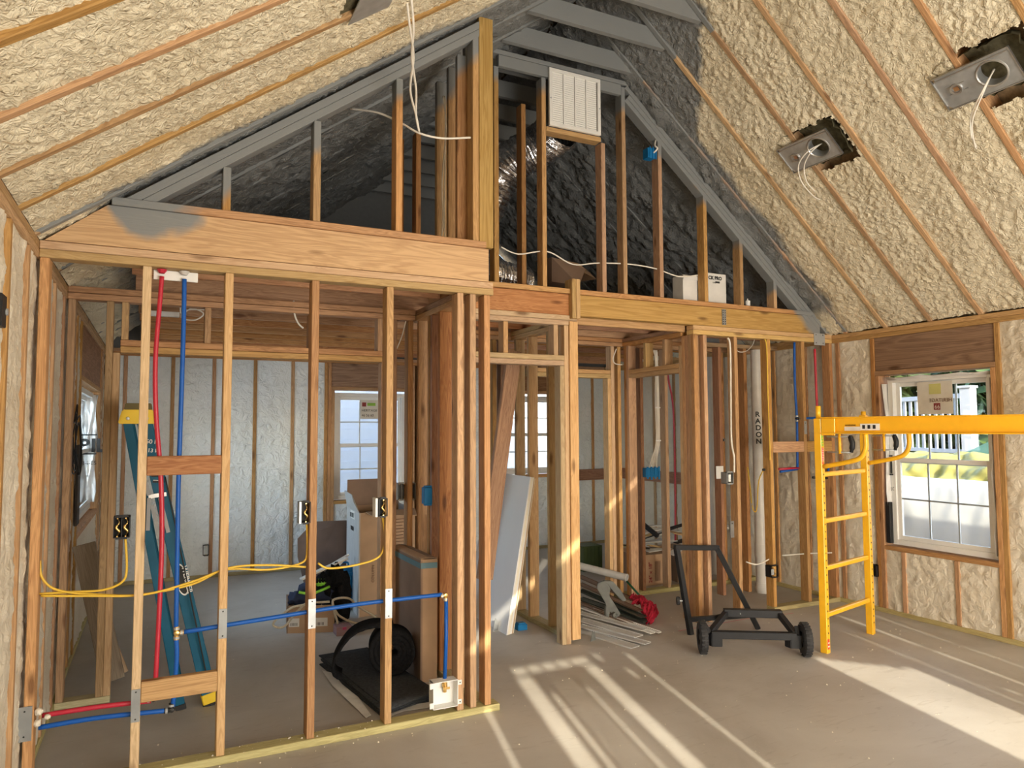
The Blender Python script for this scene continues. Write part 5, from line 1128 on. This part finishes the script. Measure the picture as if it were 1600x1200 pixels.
blob('bag_body', t, (1.18, 6.03, .28), .13, NAVY, 5, sq=(1, .6, .8)); blob('side_pocket', t, (1.24, 6.0, .33), .085, FELT, 9, sq=(1, .7, 1.1)); blob('bag_flap', t, (1.05, 6.0, .25), .08, NAVY, 12, sq=(1.1, .7, .7))
tube('lime_trim', t, [(1.03, 5.93, .31), (1.12, 5.92, .29), (1.20, 5.91, .31), (1.27, 5.93, .33)], .011, LIME)
t = thing('glove', 'lime and black work glove on the tool bag', 'glove', (1.2, 5.95, .36)); blob('palm', t, (1.20, 5.93, .37), .040, LIME, 3, sq=(1, .5, .7))
for k in range(4): tube('finger', t, [(1.17+.02*k, 5.92, .385), (1.165+.022*k, 5.89, .40), (1.16+.024*k, 5.875, .38)], .009, FELT)
t = thing('dark_jacket', 'crumpled dark cloth heap at the right end of the low carton', 'cloth', (1.3, 6.05, 0)); blob('cloth_body', t, (1.38, 6.10, .20), .15, FELT, 8, sq=(.75, .7, 1.35)); blob('cloth_fold', t, (1.33, 6.0, .40), .075, FELT, 28, sq=(.9, .7, 1.2))
t = thing('blue_case', 'flat blue plastic case behind the tool bag', 'case', (1.36, 6.3, .3)); a, b = at(525, 915, Y=6.45), at(570, 882, Y=6.45)
lum('case_body', t, a.x-.06, b.x-.02, 6.42, 6.50, .02, b.z, BOXB, .01); lum('case_rib', t, a.x-.05, b.x-.03, 6.41, 6.419, b.z-.07, b.z-.05, BOXB, 0); tube('case_handle', t, [(a.x+.02, 6.46, b.z), (a.x+.03, 6.46, b.z+.03), (a.x+.10, 6.46, b.z+.03), (a.x+.11, 6.46, b.z)], .008, BOXB)
for k, (p0, p1, lb) in enumerate((((469, 950), (545, 866), 'white pole leaning from the low carton towards the tall carton'), ((500, 893), (542, 868), 'short white batten on top of the tool heap'), ((470, 905), (542, 872), 'pale folded paper roll over the blue case'))):
    a, b = at(*p0, Y=5.98+.14*(k == 0)-.05*(k == 2)), at(*p1, Y=6.35-.15*k); o = bar('white_pole' if k == 0 else 'white_batten' if k == 1 else 'paper_roll', None, a, b, .02 if k < 2 else .05, .015, PAPER); tag(o, lb, ['pole', 'batten', 'paper'][k])
for k, pts in enumerate(([(528, 975), (520, 945), (524, 936), (545, 935), (560, 948), (590, 967), (575, 975), (550, 972), (530, 962), (522, 950)], [(478, 945), (455, 950), (428, 972), (432, 980), (445, 978), (465, 955), (480, 942), (500, 941), (515, 940)], [(540, 978), (552, 990), (580, 985), (600, 975), (620, 970)])):
    q = [at(px, py, Y=5.75 if k != 1 else 5.8) for px, py in pts]
    for v in q: v.z = max(v.z, .011)
    o = tube('rope', None, q, .009, ROPE); tag(o, ['white rope looped over the end of the low carton', 'white rope hanging over the front left of the low carton', 'white rope end trailing behind the felt roll'][k], 'rope')
t = thing('parts_tray', 'small clear pinkish parts tray on the floor beside the low carton', 'tray', (1.34, 5.8, 0)); PKP = plain('pinkish_clear_plastic', (.35, .22, .24), .2); c = at(538, 993, Z=0)
merged('tray_body', t, [(c.x-.06, c.x+.06, c.y, c.y+.12, 0, .005), (c.x-.06, c.x-.055, c.y, c.y+.12, .005, .06), (c.x+.055, c.x+.06, c.y, c.y+.12, .005, .06), (c.x-.055, c.x+.055, c.y, c.y+.005, .005, .06), (c.x-.055, c.x+.055, c.y+.115, c.y+.12, .005, .06)], PKP)
lum('tray_lid', t, c.x-.062, c.x+.062, c.y-.002, c.y+.122, .0605, .068, PKP); lum('tray_latch', t, c.x-.015, c.x+.015, c.y-.006, c.y-.0025, .045, .065, plain('pink_plastic', (.5, .05, .15), .4), 0)

# ------------------------------------------------------------------ pile of strips and trims by the doorway
def strip(name, label, p0, p1, z0, z1, wd, mat, grp, th=.004, roll_=0.0):
    a, b = at(*p0, Z=z0), at(*p1, Z=z1); d = (b-a).normalized(); sd = d.cross(Vector((0, 0, 1))).normalized()
    n = sd.cross(d); prof = [(-wd/2, .010), (-wd/2, 0), (wd/2, 0), (wd/2, .010), (wd/2-.004, .010), (wd/2-.004, th), (-wd/2+.004, th), (-wd/2+.004, .010)]
    A_ = [a+sd*x+n*y for x, y in prof]; B_ = [b+sd*x+n*y for x, y in prof]; k = len(prof)
    o = poly(name, None, A_+B_, [tuple(range(k))[::-1], tuple(range(k, 2*k))]+[(i, (i+1) % k, (i+1) % k+k, i+k) for i in range(k)], mat)
    return tag(o, label, 'strip', grp)
ST_ = [((905, 985), (992, 1012), .001, .001, .10, CLEAR, 'frontmost wide clear channel strip on the floor'), ((905, 978), (1012, 1006), .014, .014, .08, CLEAR, 'second clear strip from the front of the pile'), ((905, 968), (998, 995), .028, .026, .10, CLEAR, 'wide clear strip on top of the two front ones'), ((905, 958), (1006, 985), .040, .036, .07, CLEAR, 'clear strip beneath the grey bracket'), ((910, 950), (1020, 990), .050, .022, .05, WHITE, 'white strip in the middle of the pile'), ((925, 952), (1031, 989), .058, .010, .035, WHITE, 'narrow white strip reaching farthest right'),
       ((905, 935), (1010, 972), .085, .03, .09, DKTRIM, 'dark green trim strip under the white cloth end'), ((905, 922), (1005, 965), .11, .05, .08, DKTRIM, 'upper dark green trim strip'), ((905, 942), (985, 975), .075, .03, .06, BRTRIM, 'brown trim strip low in the pile'), ((905, 912), (1000, 955), .15, .07, .07, BRTRIM, 'brown shiny trim strip in the middle of the pile'), ((903, 900), (990, 938), .18, .09, .08, BRTRIM, 'topmost brown trim strip')]
for p0, p1, z0, z1, wd, mt, lb in ST_: strip('trim_strip', lb, p0, p1, z0, z1, wd, mt, 'loose strips beside the doorway post')
a, b = at(905, 884, Z=.30), at(980, 903, Z=.24); o = thing('clear_tube', 'clear grey plastic tube on top of the strip pile', 'tube', a)
lathe('tube_wall', o, [(.033, -.25), (.033, (b-a).length), (.024, (b-a).length), (.024, -.25)], a, b-a, CLEAR, 20)
lathe('tube_rim', o, [(.034, 0), (.037, .006), (.034, .012)], b-(b-a).normalized()*.012, b-a, PVC, 20)
a, b = at(979, 908, Z=.235), at(1008, 940, Z=.08); t = thing('cleaning_stick', 'dark green rod with a red cloth tied to its lower end', 'broom', a); tube('rod', t, [a, b], .009, plain('dark_green_rod', (.01, .09, .04), .4), n=1)
for nm, ctl in (('red_cloth', ((988, 935, .10, .03), (1003, 940, .10, .04), (1011, 952, .07, .05), (1017, 964, .04, .055), (1014, 974, .015, .02))), ('cloth_fold', ((990, 944, .08, .02), (1004, 941, .10, .03), (1019, 952, .06, .035), (1025, 962, .035, .015)))):
    vs = []; fs = []; m_ = 17; cs = smooth_pts([at(px, py, Z=zz) for px, py, zz, _ in ctl], 7); ws = [w_ for *_, w_ in ctl]
    for i, p in enumerate(cs):
        q = i/(len(cs)-1)*(len(ws)-1); w_ = ws[int(q)]*(1-q % 1)+ws[min(int(q)+1, len(ws)-1)]*(q % 1)
        for j in range(m_):
            s_ = j/(m_-1)-.5; fold = math.sin(j*2.3+i*.55+len(nm))*.018+math.sin(j*4.1+i*.3)*.008
            vs.append(p+Vector((s_*w_*1.6, -fold-s_*w_*.5, fold*1.2+abs(s_)*-.03+.02+.01*math.sin(i*1.3+j))))
    for i in range(len(cs)-1):
        for j in range(m_-1): q = i*m_+j; fs.append((q, q+1, q+m_+1, q+m_))
    o = poly(nm, t, vs, fs, CLOTH, True); md = o.modifiers.new('thick', 'SOLIDIFY'); md.thickness = .004
# grey forked bracket
base = at(952, 968, Z=.03); sx = Vector((.894, -.448, 0)); GALV = plain('dull_cast_metal', (.12, .125, .115), .6, .1, var=.25)
def K(px, py): v = at(px, py, Y=base.y) if False else None; return base+sx*((px-952)*4.95/1120)+Vector((0, 0, (968-py)*4.95/1120+.02))
t = thing('grey_bracket', 'dull grey forked metal bracket lying on the strip pile', 'bracket', base)
prism('arm', t, [K(932, 906), K(944, 902), K(955, 915), K(953, 930), K(963, 945), K(973, 962), K(970, 968), K(960, 965), K(950, 955), K(944, 940), K(930, 915)], (.012, .03, 0), GALV, .004)
prism('cover', t, [K(944, 902), K(960, 903), K(975, 920), K(985, 938), K(978, 940), K(964, 925), K(956, 916)], (.01, .05, 0), GALV, .004)
prism('lower_arm', t, [K(946, 948), K(955, 950), K(952, 968), K(946, 966)], (.0, .03, 0), GALV, .003); lathe('pivot', t, [(.022, 0), (.022, .02), (.014, .024), (.010, .018), (0, .018)], K(959, 963)+Vector((0, -.015, 0)), (0, -1, 0), GALV, 20)
c = at(928, 1002, Z=0); o = prism('paper_scrap', None, [c+Vector((-.03, 0, 0)), c+Vector((.03, .02, 0)), c+Vector((.02, .02, .07)), c+Vector((.0, .0, .05)), c+Vector((-.01, 0, .08))], (.002, .006, 0), GALV); tag(o, 'curled grey scrap standing in front of the clear strips', 'scrap')

# things farther back, through the hall
b1 = carton('print_carton', 'brown carton marked 24 x 18 behind the hall stud', (4.40, 6.02), (4.42, 6.5), (4.78, 6.0), .30, CARDD, CARD)
text('lettering', b1, '24" x 18"', (4.53, 5.995, .03), (0, 0, 1), (-1, 0, 0), .055, INKR, bold=.001); [sheet('print_line', b1, (4.58+.012*k, 6.004, .04), (1, 0, 0), uz, .004, .2, INKB) for k in range(6)]
b2 = carton('print_carton', 'brown carton with dark print right of the 24 x 18 carton', (4.86, 6.0), (4.88, 6.5), (5.22, 5.98), .30, CARDD, CARD)
text('lettering', b2, '18', (4.98, 5.985, .10), (0, 0, 1), (-1, 0, 0), .06, INKB); sheet('print_block', b2, (4.92, 5.987, .18), (1, 0, 0), uz, .03, .05, INKB)
rd = random.Random(11)
for k in range(16):
    x = 4.45+rd.random()*.7; y = 6.0+rd.random()*.35; z = .315+.018*k; a = rd.uniform(-.5, .5); dd = Vector((math.cos(a), math.sin(a)*.5, rd.uniform(-.25, .25)))*rd.uniform(.14, .26)
    o = bar('wood_scrap', None, Vector((x, y, z))-dd, Vector((x, y, z))+dd, rd.uniform(.05, .10), .010, [PAPER, PINE, PVC, BLACKP][k % 4] if k != 3 else BLACKP, up=(0, rd.uniform(-.3, .3), 1)); tag(o, ['pale', 'brownish', 'grey', 'dark'][k % 4]+' scrap strip in the heap on the printed cartons, '+['lowest layer', 'second layer', 'third layer', 'top layer'][k//4], 'scrap', 'scraps heaped on the printed cartons')
a = at(1000, 815, Y=6.2); b = at(1028, 838, Y=6.0); o = bar('dark_tube', None, a, b, .04, .04, BLACKP); tag(o, 'dark square tube sticking out of the scrap heap', 'tube')
c = at(926, 877, Y=6.9); t = thing('green_crate', 'dark green ribbed box in the shadow of the far hall', 'box', (c.x, 6.9, 0)); GRN = plain('dark_green_plastic', (.05, .08, .02), .6)
lum('crate_body', t, c.x-.12, c.x+.13, 6.9, 7.15, .0, at(926, 853, Y=6.9).z, GRN); [lum('crate_rib', t, c.x-.12+.05*k, c.x-.11+.05*k, 6.89, 6.899, .01, at(926, 855, Y=6.9).z, GRN, 0) for k in range(5)]
lum('blocking', wb, 4.97, XR-.02, Y4-.03, Y4-.001, .88, 1.03, FIRD); lum('blocking', wr, XR-.03, XR-.001, 6.2, 8.1, .92, 1.06, FIRD)

# ------------------------------------------------------------------ black trolley
t = thing('trolley_frame', 'black steel trolley frame on two rubber wheels standing on the concrete', 'cart', (3.85, 4.1, 0))
wl_, wr_p = Vector((3.50, 4.06, .115)), Vector((4.10, 3.69, .115)); axd = (wr_p-wl_).normalized()
def T(nm, a, b, s=.04, par=t, mat=BLACKM): return bar(nm, par, a, b, s, s, mat)
for c_, sg in ((wl_, -1), (wr_p, 1)):
    wh_ = lathe('wheel', t, [(.055, -.026), (.095, -.028), (.110, -.018), (.115, 0), (.110, .018), (.095, .028), (.055, .026), (.055, -.026)], c_, axd, RUB, 36)
    lathe('hub', wh_, [(0, -.022), (.02, -.022), (.022, -.012), (.056, -.010), (.056, .010), (.022, .012), (.02, .022), (0, .022)], c_, axd, BLACKP, 24)
    for k in range(24):
        an = k*math.pi/12; rv = axd.orthogonal().normalized(); rv = Matrix.Rotation(an, 3, axd) @ rv; bar('tread_lug', wh_, c_+rv*.114-axd*.022, c_+rv*.114+axd*.022, .012, .005, RUB, up=rv, ch=0)
    prism('wheel_guard', t, [c_-axd*sg*.045+Vector((.0, -.03, -.06)), c_-axd*sg*.045+Vector((0, .03, -.06)), c_-axd*sg*.045+Vector((0, .03, .03)), c_-axd*sg*.045+Vector((0, -.03, .03))], -axd*sg*.075, BLACKM, .004)
    bar('axle_fork', t, c_-axd*sg*.05+Vector((0, .0, .03)), c_-axd*sg*.035+Vector((0, .03, .085)), .01, .03, BLACKM, up=axd)
fa_, fb_ = wl_+axd*.06+Vector((0, 0, .02)), wr_p-axd*.06+Vector((0, 0, .02)); T('front_bar', fa_, fb_, .05)
ma, mb = at(1135, 957, Z=.23), at(1217, 959, Z=.23); T('side_member', fa_+Vector((0, .01, .01)), ma); T('side_member', fb_+Vector((0, .01, .01)), mb); T('cross_bar', ma-axd*.02, mb+axd*.02, .055)
bar('bolt_head', t, ma+axd*.08+Vector((0, -.03, 0)), ma+axd*.08+Vector((0, -.035, 0)), .012, .012, STEEL)
la, ra = Vector((3.73, 4.46, .0)), Vector((4.31, 4.34, .0)); lt, rt_ = at(1057, 855, Y=4.60), at(1120, 856, Y=4.55)
T('handle_leg', la, lt, .04); T('handle_leg', ra, rt_, .04); T('handle_bar', lt-Vector((.02, 0, 0)), rt_+Vector((.015, 0, 0)), .04)
ca, cb = la.lerp(lt, .17), ra.lerp(rt_, .17); T('low_bar', ca, cb, .035); T('rear_stay', ca.lerp(cb, .45), ma.lerp(mb, .15), .035); T('rear_stay', cb, mb, .035)
lathe('grip_knob', t, [(.03, -.012), (.033, 0), (.03, .012), (0, .012)], la.lerp(lt, .38)-axd*.055, axd, RUB, 18); lathe('knob_stem', t, [(.006, 0), (.006, .05)], la.lerp(lt, .38)-axd*.05, axd, STEEL, 10)

# ------------------------------------------------------------------ yellow scaffold
t = thing('scaffold', 'yellow steel scaffold end frame with long side rails, in front of the right-hand window', 'scaffold', (4.6, 3.75, 0))
e1, e2 = Vector((4.285, 3.68, 0)), Vector((4.985, 3.85, 0)); ed = (e2-e1).normalized(); rd_ = Vector((ed.y, -ed.x, 0))
for e_, zt_ in ((e1, 1.66), (e2, 1.69)):
    u_ = bar('upright', t, e_+Vector((0, 0, .0)), e_+Vector((0, 0, zt_)), .052, .045, YEL, up=ed)
    bs = []
    for k in range(30):
        z = .09+k*.0508; p_ = e_+rd_*.0265*1+ed*.0+Vector((0, 0, z)); bs.append(p_)
    vs = []; fs = []
    for p_ in bs:
        q0 = len(vs); vs += [p_+ed*.007*math.cos(a)+Vector((0, 0, .007*math.sin(a)))+rd_*.0006 for a in [i*math.pi/4 for i in range(8)]]; fs.append(tuple(range(q0, q0+8)))
    o = poly('pin_holes', u_, vs, fs, INK); o['kind'] = 'stuff'
tube('top_pin', t, [e1+Vector((0, 0, 1.66)), e1+Vector((0, 0, 1.75))], .019, YEL, n=1); tube('top_pin', t, [e2+Vector((0, 0, 1.66)), e2+Vector((0, 0, 1.72))], .019, YEL, n=1)
for y in (741, 814, 888, 961):
    z = at(1290, y, Y=e1.y).z; bar('rung', t, e1+ed*.027+Vector((0, 0, z)), e2-ed*.027+Vector((0, 0, z)), .034, .034, YEL, ch=.006)
for i, e_ in enumerate((e1, e2)):
    s_ = e_+rd_*.03; zt_, zb_ = 1.665, 1.555
    rl_ = bar('side_rail', t, s_+Vector((0, 0, (zt_+zb_)/2)), s_+rd_*2.4+Vector((0, 0, (zt_+zb_)/2)), .006, zt_-zb_, YEL, ch=0)
    for z in (zt_, zb_): bar('rail_flange', rl_, s_-ed*.018+Vector((0, 0, z)), s_-ed*.018+rd_*2.4+Vector((0, 0, z)), .042, .008, YEL, ch=.002)
    bar('mounting_plate', t, s_-ed*.02+Vector((0, 0, 1.60)), s_-ed*.02+rd_*.10+Vector((0, 0, 1.60)), .008, .12, YEL)
    D_ = .30 if i == 0 else .30
    tube('brace_tube', t, [s_+rd_*D_+Vector((0, 0, 1.55)), s_+rd_*D_+Vector((0, 0, 1.46)), s_+rd_*(D_-.03)+Vector((0, 0, 1.395)), s_+rd_*(D_-.10)+Vector((0, 0, 1.36)), s_+rd_*.0+Vector((0, 0, 1.315))], .017, YEL, sides=12)
    g0 = s_+rd_*.20+Vector((0, 0, 1.54)); h_ = tube('latch_grip', t, [g0, g0+Vector((0, 0, -.02)), g0+rd_*.01+Vector((0, 0, -.06)), g0+Vector((0, 0, -.12))], [.012, .018, .019, .018, .012], BLACKP)
    for z in (1.53, 1.42): tube('latch_rod', t, [s_+rd_*.03+Vector((0, 0, z)), g0+Vector((0, 0, z-1.54))], .006, STEEL, n=1)
    tube('latch_pin', t, [s_+rd_*.12+Vector((0, 0, 1.55)), s_+rd_*.12+Vector((0, 0, 1.41))], .010, YEL, n=1)
    q = s_-ed*.022+rd_*.14+Vector((0, 0, 1.575)); sheet('rail_sticker', rl_, s_-ed*.0045+rd_*.16+Vector((0, 0, 1.572)), rd_, uz, .11, .028, PAPER); sheet('rail_sticker', rl_, s_-ed*.0045+rd_*.27+Vector((0, 0, 1.575)), rd_, uz, .13, .045, WHITE)
    for k in range(3): sheet('sticker_print', rl_, s_-ed*.0065+rd_*(.285+.035*k)+Vector((0, 0, 1.585)), rd_, uz, .018, .026, INK)
    text('sticker_lettering', rl_, 'WARNING', s_-ed*.0065+rd_*.165+Vector((0, 0, 1.604)), rd_, uz, .016, INK)
nf = -((e1-Vector((0, 0, 0))).normalized()); fc = e1-rd_*-.0268
def stk(nm, z0, z1, mat, off=0): sheet(nm, t, e1+rd_*(.0268+off)-ed*.020+Vector((0, 0, z0)), ed, uz, .030, z1-z0, mat, .0006)
stk('green_sticker', 1.46, 1.60, GREEN); stk('red_sticker', 1.335, 1.455, REDP); stk('red_foot_sticker', .03, .10, REDP)
for z in (1.59, 1.45, 1.345): prism('warning_triangle', t, [e1+rd_*.0285-ed*.016+Vector((0, 0, z)), e1+rd_*.0285+ed*.004+Vector((0, 0, z)), e1+rd_*.0285-ed*.006+Vector((0, 0, z+.018))], rd_*.0005, YEL if z < 1.5 else REDP)
for k in range(8): sheet('sticker_print', t, e1+rd_*.0285-ed*.017+Vector((0, 0, 1.355+.012*k)), ed, uz, .022, .004, WHITE, .0005)
for k in range(5): sheet('sticker_print', t, e1+rd_*.0285-ed*.017+Vector((0, 0, 1.475+.02*k)), ed, uz, .022, .006, YEL, .0005)
for k in range(2): sheet('sticker_print', t, e1+rd_*.0285-ed*.014+Vector((0, 0, .045+.024*k)), ed, uz, .018, .010, WHITE, .0005)

# ------------------------------------------------------------------ small marks on the floor
rd = random.Random(5); vs = []; fs = []
for k in range(420):
    if k % 3 == 0: x, y = rd.uniform(-.4, 5.5), rd.uniform(1.8, 8)
    elif k % 3 == 1: x, y = rd.uniform(-.4, 1.7), rd.gauss(3.83, .10)
    else: x, y = rd.uniform(1.9, 5.4), rd.uniform(2.6, 4.9)
    r_ = .002+.005*rd.random()**2; z0 = .0005+(ST if (Y1-.005 < y < Y1+SW-.005 and x < 1.75) else 0); q = len(vs)
    vs += [(x+r_, y, z0), (x, y+r_, z0), (x-r_, y, z0), (x, y-r_*1.2, z0), (x, y, z0+r_*.9)]; fs += [(q, q+1, q+4), (q+1, q+2, q+4), (q+2, q+3, q+4), (q+3, q, q+4)]
o = poly('foam_crumbs', None, vs, fs, CRUMB); o['kind'] = 'stuff'; tag(o, 'white foam crumbs scattered over the concrete floor and sill', 'crumbs')
a, b, c = at(1060, 986, Z=.0006), at(1165, 967, Z=.0006), at(1240, 958, Z=.0006)
o = poly('chalk_line', None, [a+Vector((0, -.006, 0)), b+Vector((0, -.006, 0)), c+Vector((0, -.005, 0)), c+Vector((0, .005, 0)), b+Vector((0, .006, 0)), a+Vector((0, .006, 0))], [(0, 1, 4, 5), (1, 2, 3, 4)], PINK); tag(o, 'faint pink chalk line on the floor behind the black trolley', 'chalk line')
